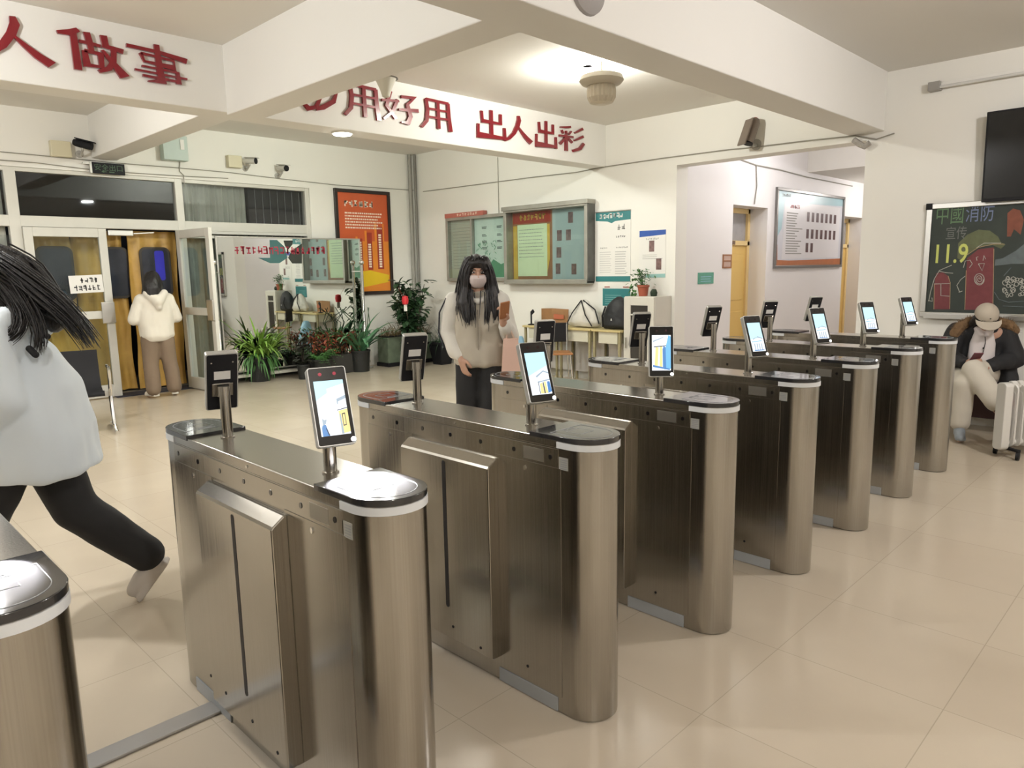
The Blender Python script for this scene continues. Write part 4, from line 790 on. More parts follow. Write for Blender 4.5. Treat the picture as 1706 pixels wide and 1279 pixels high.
# ------------------------------------------------------------------ plants
YCL = 9.99
def blade(m, p, ang, L, w, rise, droop, n=7, twist=0.0):
    d = Vector((math.cos(ang), math.sin(ang), 0)); s = Vector((-math.sin(ang), math.cos(ang), 0)); A = []; B = []; C = []
    for k in range(n+1):
        u = k/n; q = Vector(p)+d*(L*u*(1-.25*u*droop))+Vector((0, 0, L*(rise*u-droop*u*u))); ww = w*(math.sin(math.pi*min(1, .12+.88*u)))**.7
        A.append(q-s*ww+Vector((0, 0, ww*.35))); B.append(q); C.append(q+s*ww+Vector((0, 0, ww*.35)))
    o = len(m.v); m.v += [tuple(x) for x in A+B+C]
    for k in range(n):
        for r0, r1 in ((0, n+1), (n+1, 2*n+2)): m.f.append((o+r0+k, o+r0+k+1, o+r1+k+1, o+r1+k)); m.mi.append(m.cur)
def oval(m, p, d, L, w, up=(0, 0, 1)):
    d = Vector(d).normalized(); s = d.cross(Vector(up)); s = s.normalized() if s.length > .01 else Vector((1, 0, 0)); nrm = s.cross(d); p = Vector(p)
    pts = [p]+[p+d*L*u+s*w*v-nrm*(.22*L*u*u)+nrm*abs(v)*w*.3 for u, v in ((.25, .75), (.55, .95), (.82, .55), (1, 0), (.82, -.55), (.55, -.95), (.25, -.75))]
    mid = p+d*L*.55-nrm*.07*L; o = len(m.v); m.v += [tuple(x) for x in pts+[mid]]
    for k in range(8): m.f.append((o+k, o+(k+1) % 8, o+8)); m.mi.append(m.cur)
LG = mat('leaf_light_green', (.20, .36, .06), .4, var=.45, vscale=5); MG = mat('leaf_mid_green', (.07, .19, .05), .4, var=.4, vscale=6); DG = mat('leaf_dark_green', (.03, .07, .03), .35, var=.4, vscale=6)
RL = mat('leaf_russet', (.34, .09, .05), .5, var=.5, vscale=12); DRY = mat('leaf_dry', (.24, .18, .09), .7, var=.3, vscale=8); SOIL = mat('soil', (.03, .022, .015), .9); BASKET = mat('black_basket', (.012, .013, .012), .5, bump=.6, bscale=40)
def pot(t, c, r0, r1, h, mt, nm='pot'):
    m = M(); m.lathe([(r0*.2, 0), (r0, 0), (r1, h), (r1*1.06, h), (r1*1.06, h-.025), (r1*.98, h-.03)], c, 24, cap=False); m.lathe([(r1*1.06, h), (r1*.9, h), (r1*.88, h-.03)], c, 24, cap=False); m.build(nm, mt, t, smooth=True)
    m = M(); m.lathe([(.005, h-.03), (r1*.93, h-.03)], c, 20, cap=False); m.build('soil', SOIL, t)
def rg(px, py): q = PZ(px, py, 0); return Vector((q.x, q.y, 0))
c = rg(433, 634); r = random.Random(1)
t = thing('potted_plant', 'bright spider plant in a dark basket pot before the mirror, nearest the open door', 'plant', c, 0, 'plants before the mirror')
pot(t, c, .15, .18, .36, BASKET)
m = M()
for k in range(110): blade(m, c+Vector((r.uniform(-.09, .09), r.uniform(-.09, .09), .34)), r.uniform(0, 6.28), r.uniform(.40, .70), r.uniform(.014, .025), r.uniform(.8, 1.45), r.uniform(.4, 1.15))
m.clamp(7.86, YCL).build('foliage', LG, t, smooth=True)
m = M()
for k in range(60): blade(m, c+Vector((r.uniform(-.08, .08), r.uniform(-.08, .08), .33)), r.uniform(0, 6.28), r.uniform(.3, .5), r.uniform(.014, .024), r.uniform(.4, 1.0), r.uniform(.6, 1.4))
m.clamp(7.86, YCL).build('lower_foliage', MG, t, smooth=True)
c = Vector((PY(535, 610, 9.72).x, 9.72, 0)); t = thing('potted_plant', 'dark feathery fern in a black pot before the middle of the mirror', 'plant', c, 0, 'plants before the mirror')
pot(t, c, .12, .16, .28, BASKET); m = M()
for k in range(44):
    a = r.uniform(0, 6.28); L = r.uniform(.28, .45); ri = r.uniform(.6, 1.2); dr = r.uniform(.5, 1.0); d = Vector((math.cos(a), math.sin(a), 0))
    for j in range(1, 9):
        u = j/9; q = c+Vector((0, 0, .26))+d*(L*u*(1-.25*u*dr))+Vector((0, 0, L*(ri*u-dr*u*u)))
        for s_ in (-1, 1): oval(m, q, Vector((-d.y*s_, d.x*s_, -.1))+d*.5, .07*(1.1-u), .014)
m.clamp(7.86, YCL).build('foliage', MG, t)
c = Vector((PY(505, 610, 9.75).x, 9.75, 0)); t = thing('potted_plant', 'dark purplish broad leaved plant beside the fern', 'plant', c, 0, 'plants before the mirror')
pot(t, c, .07, .09, .22, BASKET); m = M()
for k in range(36): oval(m, c+Vector((r.uniform(-.06, .06), r.uniform(-.06, .06), r.uniform(.22, .55))), (r.uniform(-1, 1), r.uniform(-1, 1), r.uniform(-.2, .8)), .14, .045)
m.clamp(7.86, YCL).build('foliage', mat('leaf_purple', (.035, .04, .028), .4, var=.4), t); m = M()
for k in range(5): m.tube([c+Vector((0, 0, .18)), c+Vector((r.uniform(-.06, .06), r.uniform(-.06, .06), .52))], .006, 6)
m.build('stem', SOIL, t)
YCL = 9.99
# long trough of russet plants
xa, xb = PY(515, 560, 9.86).x, PY(592, 560, 9.86).x
t = thing('planter', 'long low trough of russet leaved plants before the mirror', 'planter', ((xa+xb)/2, 9.86, 0)); m = M(); m.box(xa, xb, 9.78, 9.94, .0, .30); m.build('trough', mat('dark_trough', (.03, .028, .025), .6), t, bevel=.008); m = M()
for k in range(340): oval(m, (r.uniform(xa, xb), r.uniform(9.78, 9.94), r.uniform(.32, .62)), (r.uniform(-1, 1), r.uniform(-1, .4), r.uniform(-.2, 1)), r.uniform(.06, .10), r.uniform(.012, .022))
m.clamp(7.86, YCL).build('russet_foliage', RL, t); m = M()
for k in range(170): oval(m, (r.uniform(xa, xb), r.uniform(9.78, 9.94), r.uniform(.30, .66)), (r.uniform(-1, 1), r.uniform(-1, .4), r.uniform(-.2, 1)), r.uniform(.06, .11), r.uniform(.012, .02))
m.clamp(7.86, YCL).build('green_foliage', MG, t); m = M()
for k in range(60): x, y = r.uniform(xa, xb), r.uniform(9.8, 9.92); m.tube([(x, y, .28), (x+r.uniform(-.05, .05), y, r.uniform(.4, .6))], .004, 5)
m.clamp(7.86, YCL).build('stems', SOIL, t)
c = rg(601, 618); t = thing('potted_plant', 'palm like plant with long arching leaves in a dark basket, beside the poster-side post', 'plant', c, 0, 'plants before the mirror')
pot(t, c, .14, .16, .34, BASKET); m = M()
for k in range(46): blade(m, c+Vector((r.uniform(-.06, .06), r.uniform(-.06, .06), .3)), r.uniform(0, 6.28), r.uniform(.45, .78), r.uniform(.026, .042), r.uniform(.8, 1.35), r.uniform(.5, 1.0))
m.clamp(7.86, YCL).build('foliage', mat('leaf_blue_green', (.09, .24, .12), .35, var=.4, vscale=5), t, smooth=True); m = M()
for k in range(10): m.tube([c+Vector((r.uniform(-.05, .05), r.uniform(-.05, .05), .3)), c+Vector((r.uniform(-.2, .2), r.uniform(-.2, .2), .75)), c+Vector((r.uniform(-.3, .3), r.uniform(-.2, .2), 1.0))], .006, 6)
m.clamp(7.86, YCL).build('stem', DG, t)
# greenish planter with dry grass
xa, xb = PY(640, 600, 9.95).x, PY(712, 600, 9.95).x
t = thing('planter', 'pale green planter of dry brown grass between poster and tall plant', 'planter', ((xa+xb)/2, 9.97, 0)); m = M(); m.box(xa, xb, 9.82, 10.12, .06, .50); m.build('trough', mat('pale_green_trough', (.16, .20, .14), .35, var=.5, vscale=7), t, bevel=.01); m = M(); m.box(xa-.02, xb+.02, 9.80, 10.14, 0, .06); m.box(xa-.01, xb+.01, 9.81, 10.13, .49, .51); m.build('rim', BLACK, t, bevel=.006); m = M()
for k in range(240): blade(m, (r.uniform(xa, xb), r.uniform(9.84, 10.1), .49), r.uniform(0, 6.28), r.uniform(.15, .32), .006, r.uniform(.8, 1.5), r.uniform(.3, 1.6), 5)
m.clamp(7.86, YCL).build('dry_grass', DRY, t)
# tall leafy plant and the black pot beside it
c = Vector((PY(690, 600, 9.45).x, 9.45, 0)); t = thing('potted_plant', 'tall dark leafy plant with a red paper charm near the corner pipes', 'plant', c); pot(t, c, .16, .19, .32, BASKET); m = M(); tips = []
for k in range(9):
    a = r.uniform(0, 6.28); q = [c+Vector((.03*math.cos(a), .03*math.sin(a), .28)), c+Vector((.10*math.cos(a), .10*math.sin(a), .75)), c+Vector((r.uniform(.1, .27)*math.cos(a), r.uniform(.1, .27)*math.sin(a), r.uniform(1.0, 1.42)))]; m.tube(q, [.012, .009, .005], 7); tips += [(q[1].lerp(q[2], u), a) for u in (0, .2, .4, .6, .8, 1.0)] + [(q[0].lerp(q[1], u), a) for u in (.5, .8)]
m.build('stem', mat('stem_brown', (.06, .045, .025), .7), t); m = M()
for q, a in tips:
    for k in range(9): oval(m, q+Vector((r.uniform(-.11, .11), r.uniform(-.11, .11), r.uniform(-.07, .07))), (r.uniform(-1, 1), r.uniform(-1, 1), r.uniform(-.5, .5)), r.uniform(.10, .17), r.uniform(.03, .05))
m.clamp(7.86, YCL).build('foliage', DG, t)
q = PY(675, 500, 9.18); m = M(); m.lathe([(.01, .07), (.045, .06), (.055, 0), (.045, -.06), (.01, -.07)], q, 12); ch = m.build('paper_charm', mat('charm_red', (.55, .02, .03), .5), t, smooth=True); m = M(); m.slab(((q.x-.03, q.y, q.z-.17), (1, 0, 0), (0, 0, 1), (0, -1, 0)), 0, .06, 0, .10, 0, .004); m.build('white_tag', PAPER, ch); m = M(); m.tube([q, q+Vector((.02, .2, .2))], .002, 5); m.build('string', DKRED, ch)
c = rg(737, 606); t = thing('potted_plant', 'black square pot with thin trailing stems beside the masked woman', 'plant', c); m = M()
hp = [[(c.x+sx*a, c.y+sy*a, z) for sx, sy in ((-1, -1), (1, -1), (1, 1), (-1, 1))] for a, z in ((.11, 0), (.16, .34), (.175, .34), (.175, .38), (.15, .38), (.15, .34))]; m.loft(hp); m.build('pot', BLACK, t, bevel=.006); m = M()
for k in range(60): blade(m, c+Vector((r.uniform(-.1, .1), r.uniform(-.1, .1), .36)), r.uniform(0, 6.28), r.uniform(.2, .45), .006, r.uniform(.6, 1.5), r.uniform(.4, 1.3), 6)
m.clamp(7.86, YCL).build('foliage', DG, t)
# ------------------------------------------------------------------ desks, cabinet, bags
WOODY = mat('desk_yellow_wood', (.56, .46, .22), .45, var=.1); CREAM = mat('cream_steel', (.60, .58, .47), .45, var=.04); PINKW = mat('pale_board', (.58, .55, .52), .5)
def desk(y0, y1, label, xf=7.55, xb=7.96):
    t = thing('desk', label, 'desk', (xb, (y0+y1)/2, 0), 0, 'cream school desks along the wall'); m = M(); m.box(xf, xb, y0, y1, .735, .762); m.build('desktop', WOODY, t, bevel=.004)
    m = M(); m.box(xf+.03, xb-.02, y0+.06, y1-.10, .58, .734); m.build('drawer_box', CREAM, t, bevel=.004); m = M(); m.box(xb-.06, xb-.04, y0+.03, y1-.03, .12, .57); m.build('modesty_panel', PINKW, t)
    for x in (xf+.04, xb-.03):
        for y in (y0+.03, y1-.03): m = M(); m.box(x-.015, x+.015, y-.015, y+.015, 0, .735); m.build('leg', mat('leg_olive', (.32, .28, .16), .5), t)
    return t
desk(6.62, 7.28, 'cream desk with a yellow edge, holding the brown folder'); desk(6.03, 6.60, 'cream desk carrying the white drawstring bag'); desk(5.54, 6.01, 'cream desk beside the cabinet, carrying the black backpack')
t = thing('folder', 'open brown cardboard folder standing on the desk end', 'folder', (7.85, 6.95, .762)); m = M(); m.add([(7.90, 7.22, .765), (7.86, 6.98, .765), (7.86, 6.98, 1.0), (7.90, 7.22, .99)], [(0, 1, 2, 3)]); m.add([(7.86, 6.98, .765), (7.9, 6.72, .765), (7.9, 6.70, .99), (7.86, 6.98, 1.0)], [(0, 1, 2, 3)])
f_ = m.build('cover', mat('kraft_brown', (.30, .16, .07), .7, var=.1), t); sd_ = f_.modifiers.new('s', 'SOLIDIFY'); sd_.thickness = .012
m = M(); m.add([(7.845, 6.93, .85), (7.87, 6.76, .85), (7.87, 6.76, .91), (7.845, 6.93, .92)], [(0, 1, 2, 3)]); m.build('red_mark', mat('kraft_red', (.42, .12, .06), .7), t)
m = M(); m.lathe([(.05, 0), (.05, .012), (.012, .02), (.012, .17), (.006, .2)], (7.68, 7.22, .762), 14); m.bar((7.68, 7.22, .93), (7.68, 7.17, .97), .012, .05); tag(m.build('stamp_stand', BLACK, smooth=True), 'small dark stand at the end of the desk beside the folder', 'stand')
m = M(); m.slab(((7.6, 7.05, .763), (.6, -.8, 0), (.8, .6, 0), (0, 0, 1)), 0, .22, 0, .14, 0, .015); tag(m.build('notebook', mat('tan_cover', (.42, .30, .16), .6)), 'tan notebook lying on the desk before the folder', 'notebook')
# white drawstring bag
B0 = Vector((7.76, 6.27, .762)); CANV = mat('white_canvas', (.62, .60, .55), .8, var=.08, vscale=5)
t = thing('drawstring_bag', 'white drawstring bag with black cords slumped on the desk', 'bag', B0); m = M(); rings = []
for z, hx, hy in ((0, .10, .24), (.06, .13, .27), (.16, .12, .23), (.26, .09, .15), (.33, .05, .08), (.36, .02, .04)): rings.append([B0+Vector((hx*math.cos(a)*(1+.08*math.sin(5*a+z*20)), .02+hy*math.sin(a)*(1+.06*math.cos(4*a)) , z+.012)) for a in [2*math.pi*k/22 for k in range(22)]])
m.loft(rings); me = fuse(m, .012, 3, .012, 9); finish(me, 'bag_body', CANV, t)
m = M()
for pts in ([(-.06, .03, .37), (-.135, -.10, .18), (-.13, -.21, .03)], [(-.06, .03, .37), (-.135, .13, .2), (-.135, .235, .03)], [(-.03, .02, .37), (-.05, -.20, .25), (-.05, -.27, .06)]): m.tube([B0+Vector(p) for p in pts], .009, 6)
m.build('cord', BLACK, t)
B0 = Vector((7.76, 5.74, .762)); t = thing('backpack', 'black backpack on the desk leaning against the cabinet', 'bag', B0); m = M(); rings = []
for z, hx, hy in ((0, .10, .20), (.04, .13, .225), (.18, .13, .21), (.30, .11, .16), (.38, .08, .09), (.42, .03, .03)): rings.append([B0+Vector((hx*math.cos(a), hy*math.sin(a)-.0-.1*max(0, z-.1), z+.006)) for a in [2*math.pi*k/22 for k in range(22)]])
m.loft(rings); me = fuse(m, .012, 3, .008, 8); finish(me, 'pack_body', mat('black_nylon', (.012, .013, .015), .6), t); m = M(); m.prism([(0, 0), (.02, .0), (.01, .03)], 0, .006, (B0+Vector((-.138, .0, .12)), (0, -1, 0), (0, 0, 1), (-1, 0, 0))); m.build('white_mark', PAPER, t); m = M(); m.tube([B0+Vector((-.12, .1, .3)), B0+Vector((-.16, .12, .18)), B0+Vector((-.12, .14, .03))], .012, 8); m.build('strap', BLACK, t)
# cabinet
X0, Y1, Z1 = 7.60, 5.06, 1.20; CABM = mat('cabinet_cream', (.60, .58, .52), .4, var=.03)
t = thing('cabinet', 'cream metal cabinet with narrow dark window against the wall', 'cabinet', (7.8, 5.28, 0)); m = M(); m.box(X0+.02, XR-.005, Y1, Y1+.46, 0.04, Z1); m.build('carcass', CABM, t, bevel=.006); m = M(); m.box(X0+.06, XR-.02, Y1+.03, Y1+.43, 0, .04); m.build('base', BLACK, t)
fr = ((X0+.02, Y1+.455, .06), (0, -1, 0), (0, 0, 1), (-1, 0, 0)); m = M()
for a in ((0, .10, 0, 1.13), (.36, .45, 0, 1.13), (.10, .36, 1.03, 1.13), (.10, .36, 0, .12), (.10, .36, .90, .92)): m.slab(fr, a[0], a[1], a[2], a[3], 0, .02)
d_ = m.build('door', CABM, t, bevel=.003); m = M(); m.slab(fr, .09, .37, .11, 1.04, .002, .006); m.build('dark_window', mat('cabinet_dark', (.05, .045, .04), .15), d_); m = M(); m.slab(fr, .03, .055, .48, .62, .02, .04); m.build('handle', CHROME, d_, bevel=.003)
m = M(); m.slab(fr, .12, .34, .13, .30, .006, .009); m.build('green_file', mat('file_green', (.04, .14, .07), .5), d_)
P = Vector((7.80, 5.36, 1.2)); t = thing('potted_plant', 'small bushy plant in a terracotta pot on top of the cabinet', 'plant', P); pot(t, P, .055, .075, .14, mat('terracotta', (.34, .085, .045), .5)); m = M()
for k in range(150): oval(m, P+Vector((r.gauss(0, .06), .03+r.gauss(0, .065), r.uniform(.12, .33))), (r.uniform(-1, 1), r.uniform(-1, 1), r.uniform(-.2, .8)), r.uniform(.03, .06), r.uniform(.012, .02))
for k in range(26): oval(m, P+Vector((-.04+r.uniform(-.03, .03), .10+r.uniform(0, .06), r.uniform(.02, .16))), (r.uniform(-1, 1), r.uniform(-1, 1), -.6), .05, .016)
m.clamp(7.86, YCL).build('foliage', MG, t); m = M()
for k in range(8): m.tube([P+Vector((0, 0, .1)), P+Vector((r.uniform(-.06, .06), r.uniform(-.06, .09), .28))], .003, 5)
m.build('stem', DG, t)
m = M(); P = Vector((7.80, 5.20, 1.2)); m.lathe([(.03, 0), (.042, .01), (.045, .05), (.03, .085), (.005, .09)], P, 14); me = fuse(m, .006, 1, .004, 40); me.materials.append(mat('cactus_dark', (.014, .03, .014), .7)); tag(link('cactus_pot', me, smooth=True, ang=3.2), 'tiny dark round plant on the cabinet beside the terracotta pot', 'plant')
# chair with an orange seat, box of odds and ends, blue bag
c = PZ(928, 588, .45); c.z = 0; t = thing('chair', 'chrome legged chair with a brown seat before the desks', 'chair', c, 0); U = Vector((.75, -.66, 0)); V = Vector((.66, .75, 0)); m = M(); m.slab((c+Vector((0, 0, .44)), U, V, (0, 0, 1)), -.19, .19, -.19, .19, 0, .025); m.build('seat', mat('chair_orange_wood', (.36, .16, .06), .4, var=.15), t, bevel=.008)
m = M(); m.slab((c+V*.2+Vector((0, 0, .58)), U, (0, 0, 1), V), -.18, .18, 0, .26, 0, .02); m.build('backrest', BLACK, t, bevel=.008)
for a, b in ((-1, -1), (1, -1), (-1, 1), (1, 1)): m = M(); q = c+U*a*.16+V*b*.16; m.tube([q+Vector((0, 0, .44))] + [q+U*a*.03+V*b*.03], .011, 8); m.build('leg', CHROME, t, smooth=True)
m = M()
for a in (-1, 1): m.tube([c+U*a*.16+V*.17+Vector((0, 0, .44)), c+U*a*.16+V*.21+Vector((0, 0, .84))], .010, 8)
m.build('back_frame', CHROME, t, smooth=True)
c = PZ(856, 602, .35); c.z = 0; t = thing('storage_box', 'brown box full of odds and ends behind the masked woman', 'box', c); m = M(); m.obox(c+Vector((0, 0, .13)), .16, .2, .13, .4); m.build('box', mat('box_brown', (.10, .055, .035), .6), t, bevel=.006); m = M()
for k in range(40): q = c+Vector((r.uniform(-.13, .13), r.uniform(-.15, .15), r.uniform(.24, .48))); m.obox(q, r.uniform(.02, .06), r.uniform(.02, .06), r.uniform(.01, .03), Euler((r.uniform(0, 3), r.uniform(0, 3), r.uniform(0, 3))).to_matrix())
o = m.build('contents', mat('crumpled_mix', (.40, .38, .34), .6, var=.8, vscale=14), t); o['kind'] = 'stuff'
c = PX(864, 572, 7.36); c = Vector((c.x, c.y, 0)); m = M(); rings = []
for z, a in ((0, .12), (.1, .16), (.3, .17), (.45, .13), (.58, .08), (.62, .05)): rings.append([c+Vector((a*math.cos(k*.349)*1.0, a*math.sin(k*.349)*.8, z+.003)) for k in range(18)])
m.loft(rings); me = fuse(m, .014, 2, .02, 7); me.materials.append(mat('blue_plastic_bag', (.26, .46, .62), .35, var=.2)); tag(link('plastic_bag', me, smooth=True, ang=3.2), 'pale blue plastic bag standing behind the masked woman', 'bag')
# waiting seats
c = PZ(192, 716, 0); c.z = 0; t = thing('waiting_bench', 'black waiting seat with chrome arm behind the walking person', 'bench', c); U = Vector((-.98, .20, 0)); V = Vector((.20, .98, 0))
def bq(u, v, z): return c+U*u+V*v+Vector((0, 0, z))
for k in range(2):
    m = M(); o_ = .06+k*.56; m.loft([[bq(o_+a*.5, -.05+.42*b+.08*max(0, b-.8)*3, z+dz) for a in (0, .5, 1)] + [bq(o_+a*.5, -.05+.42*b+.08*max(0, b-.8)*3, z+dz-.02) for a in (1, .5, 0)] for b, z, dz in ((0, .40, -.01), (.1, .42, 0), (.5, .40, -.01), (.85, .42, 0), (.98, .52, 0), (1.03, .66, 0), (1.08, .80, 0))]); m.build('seat_shell', BLACK, t, smooth=True, ang=.8)
m = M(); m.bar(bq(-.02, .18, .36), bq(1.22, .18, .36), .05, .05); m.build('beam', ALU, t)
for u in (0, 1.18):
    m = M(); m.tube([bq(u, .12, .34), bq(u, .06, .12), bq(u, .02, .04)], .020, 10); m.tube([bq(u, -.24, .015), bq(u, .02, .05), bq(u, .36, .015)], .018, 10); m.build('leg', CHROME, t, smooth=True)
    m = M(); m.tube([bq(u, .12, .34), bq(u, .02, .58), bq(u, .0, .62), bq(u, .05, .645), bq(u, .30, .64)], .017, 10); m.build('armrest', CHROME, t, smooth=True)
# oil radiator
c = PZ(1661, 762, 0); c.z = 0; U = Vector((.80, -.60, 0)); V = Vector((.60, .80, 0)); t = thing('oil_radiator', 'white oil filled radiator on wheels beside the seated person', 'radiator', c); RW = mat('radiator_white', (.66, .65, .62), .35)
def rq(u, v, z): return c+U*u+V*v+Vector((0, 0, z))
for k in range(11):
    u = .085+k*.062; m = M(); rings = []
    o2 = rrect(-.06, .06, .09, .60, .05, 4); m.prism(o2, -.008, .008, (rq(u, .0, 0), V, (0, 0, 1), U)); m.prism(rrect(-.048, .048, .15, .54, .03, 4), -.010, .010, (rq(u, 0, 0), V, (0, 0, 1), U))
    m.tube([rq(u-.022, 0, .595), rq(u+.022, 0, .595)], .028, 12); m.tube([rq(u-.022, 0, .125), rq(u+.022, 0, .125)], .026, 12)
    m.build('fin', RW, t, bevel=.003)
m = M(); m.tube([rq(.06, 0, .58), rq(.77, 0, .58)], .022, 12); m.tube([rq(.06, 0, .13), rq(.77, 0, .13)], .022, 12); m.build('manifold', RW, t, smooth=True)
m = M(); m.prism(rrect(-.046, .046, .07, .61, .03, 4), -.035, .035, (rq(.02, 0, 0), V, (0, 0, 1), U)); m.build('control_panel', RW, t, bevel=.006); m = M(); m.slab((rq(.058, -.045, .42), V, (0, 0, 1), U), .02, .05, 0, .06, 0, .004); m.build('red_switch', mat('switch_red', (.6, .05, .07), .4), t)
for u in (.08, .70):
    m = M(); m.bar(rq(u, -.12, .075), rq(u, .12, .075), .03, .02); m.build('wheel_bracket', BLACK, t)
    for v in (-.11, .11): m = M(); m.lathe([(.01, -.012), (.032, -.012), (.032, .012), (.01, .012)], rq(u, v, .033), 16, 'Y'); m.build('wheel', BLACK, t, smooth=True)
# bench below the blackboard
t = thing('bench', 'pale long bench below the blackboard carrying the seated person', 'bench', (7.7, 1.2, 0)); m = M(); m.box(7.42, 7.95, .2, 2.05, .40, .44); m.build('seat', mat('bench_pale_pink', (.55, .47, .45), .5), t, bevel=.006)
for y in (.3, 1.95):
    for x in (7.47, 7.9): m = M(); m.box(x-.02, x+.02, y-.02, y+.02, 0, .40); m.build('leg', BLACK, t)
m = M(); m.box(7.86, 7.94, .3, 1.95, .10, .38); m.build('back_rail', mat('dark_maroon', (.05, .02, .02), .6), t)
# ------------------------------------------------------------------ people
SKIN = mat('skin', (.46, .27, .19), .5, var=.05); HAIRM = mat('black_hair', (.010, .008, .008), .42, bump=.5, bscale=120, stretch=(1, 1, .08)); EYEW = mat('eye_white', (.6, .58, .55), .3); EYED = mat('iris_dark', (.015, .01, .008), .2); LIPS = mat('lips', (.36, .13, .11), .5)
V3 = Vector
def hand(m, w, d, nrm, side, curl=.5, sc=1.0):   # wrist, pointing direction, back-of-hand normal, thumb side (+1/-1)
    d = V3(d).normalized(); nrm = (V3(nrm)-d*V3(nrm).dot(d)).normalized(); s = d.cross(nrm)*side; w = V3(w)
    R = Matrix((s, d, nrm)).transposed()
    m.ball(w+d*.045*sc, (.040*sc, .052*sc, .018*sc), 14, 8, R); m.capsule(w-d*.02*sc, w+d*.03*sc, .025*sc, .028*sc, 12)
    for k, (o, L, r) in enumerate(((.028, .070, .0095), (.009, .078, .0098), (-.010, .073, .0095), (-.028, .056, .0088))):
        p = w+d*.085*sc+s*o*sc; a = curl*(1+.12*k); v = d; pts = [w+d*.05*sc+s*o*.8*sc, p]
        for j, f in enumerate((.45, .32, .26)):
            a_ = a*(j+.6)*.75; v = d*math.cos(a_)-nrm*math.sin(a_); p = p+v*L*f*sc; pts.append(p)
        m.limb(pts, [r*sc, r*sc, r*.95*sc, r*.88*sc, r*.78*sc], 10)
    b = w+d*.025*sc+s*.026*sc; p1 = b+(d*.6+s*.75-nrm*.35*curl).normalized()*.036*sc; p2 = p1+(d*.9+s*.25-nrm*.7*curl).normalized()*.030*sc; p3 = p2+(d*.95-nrm*.8*curl).normalized()*.022*sc
    m.limb([b, p1, p2, p3], [.013*sc, .0115*sc, .0105*sc, .0085*sc], 10)
def head_shape(m, c, R, s=1.0):
    c = V3(c); f = lambda x, y, z: c+R @ V3((x*s, y*s, z*s))
    m.ball(f(0, -.012, .022), (.074*s, .092*s, .092*s), 20, 14, R); m.ball(f(0, .020, -.035), (.060*s, .066*s, .075*s), 18, 12, R); m.ball(f(0, .045, -.085), (.030*s, .030*s, .026*s), 14, 8, R)
    m.capsule(f(0, .082, .012), f(0, .100, -.028), .011*s, .016*s, 12); m.ball(f(0, .078, .030), (.045*s, .014*s, .010*s), 12, 8, R)
    m.ball(f(0, .078, -.062), (.024*s, .012*s, .010*s), 12, 8, R)
    for x in (-1, 1): m.ball(f(x*.075, -.008, -.005), (.010*s, .020*s, .032*s), 12, 8, R); m.ball(f(x*.038, .062, -.025), (.022*s, .02*s, .022*s), 10, 8, R)
def face_parts(t, par, c, R, s=1.0, mouth=True):
    c = V3(c); f = lambda x, y, z: c+R @ V3((x*s, y*s, z*s))
    for x in (-1, 1):
        m = M(); m.ball(f(x*.031, .076, .012), (.0125*s, .009*s, .0055*s), 12, 8, R); e = m.build('eye', EYEW, par, world=False, smooth=True)
        m = M(); m.ball(f(x*.031, .0845, .012), (.0065*s, .003*s, .0065*s), 10, 6, R); m.build('iris', EYED, e, world=False, smooth=True) if False else None
        m = M(); m.ball(f(x*.031, .0845, .012), (.006*s, .004*s, .0055*s), 10, 6, R); m.build('iris', EYED, par, world=False, smooth=True)
        m = M(); m.tube([f(x*.015, .088, .030), f(x*.032, .088, .035), f(x*.050, .078, .030)], .004*s, 6); m.build('eyebrow', HAIRM, par, world=False, smooth=True)
    if mouth: m = M(); m.ball(f(0, .089, -.062), (.022*s, .006*s, .007*s), 12, 8, R); m.build('lips', LIPS, par, world=False, smooth=True)
def body_shape(J, h=1.0):
    m = M(); P = {k: V3(v) for k, v in J.items() if k not in ('R', 'hl', 'hr')}
    m.limb([P['pelvis'], P['chest'], P['neck']], [.105, .105, .05]); m.capsule(P['neck']-V3((0, 0, .03)), P['head']+V3((0, -.01, -.03)), .050, .048); m.ball(P['pelvis'], (.145, .10, .11))
    m.limb([P['shl'], P['chest']+V3((0, 0, .04)), P['shr']], [.055, .10, .055])
    for s in 'lr':
        m.limb([P['sh'+s], P['el'+s], P['wr'+s]], [.050, .040, .026]); hd, hn, sd, cu = J['h'+s]; hand(m, P['wr'+s], hd, hn, sd, cu)
        m.limb([P['hp'+s], P['kn'+s], P['an'+s]], [.080, .055, .038]); m.limb([P['an'+s]-V3((0, 0, .02)), P['to'+s]], [.040, .030])
    head_shape(m, P['head'], J['R'])
    return m
def rot(rx=0, ry=0, rz=0): return Euler((math.radians(rx), math.radians(ry), math.radians(rz))).to_matrix()
def cloth(t, name, mt, m, voxel=.013, smooth=5, amp=.010, freq=7, stretch=(1, 1, .6), par=None):
    return finish(fuse(m, voxel, smooth, amp, freq, stretch), name, mt, par or t)
def finish_local(me, name, m, parent): me.materials.append(m); return link(name, me, parent, smooth=True, world=False, ang=3.2)
def cloth(t, name, mt, m, voxel=.013, smooth=5, amp=.010, freq=7, stretch=(1, 1, .6)): return finish_local(fuse(m, voxel, smooth, amp, freq, stretch), name, mt, t)
def torso(m, secs, n=28, sq=2.5):   # (cx, cy, z, half width, half depth) superellipse sections
    rings = []
    for cx, cy, z, a, b in secs:
        ring = []
        for k in range(n):
            th = 2*math.pi*k/n; c_, s_ = math.cos(th), math.sin(th); ring.append(V3((cx+a*math.copysign(abs(c_)**(2/sq), c_), cy+b*math.copysign(abs(s_)**(2/sq), s_), z)))
        rings.append(ring)
    m.loft(rings)
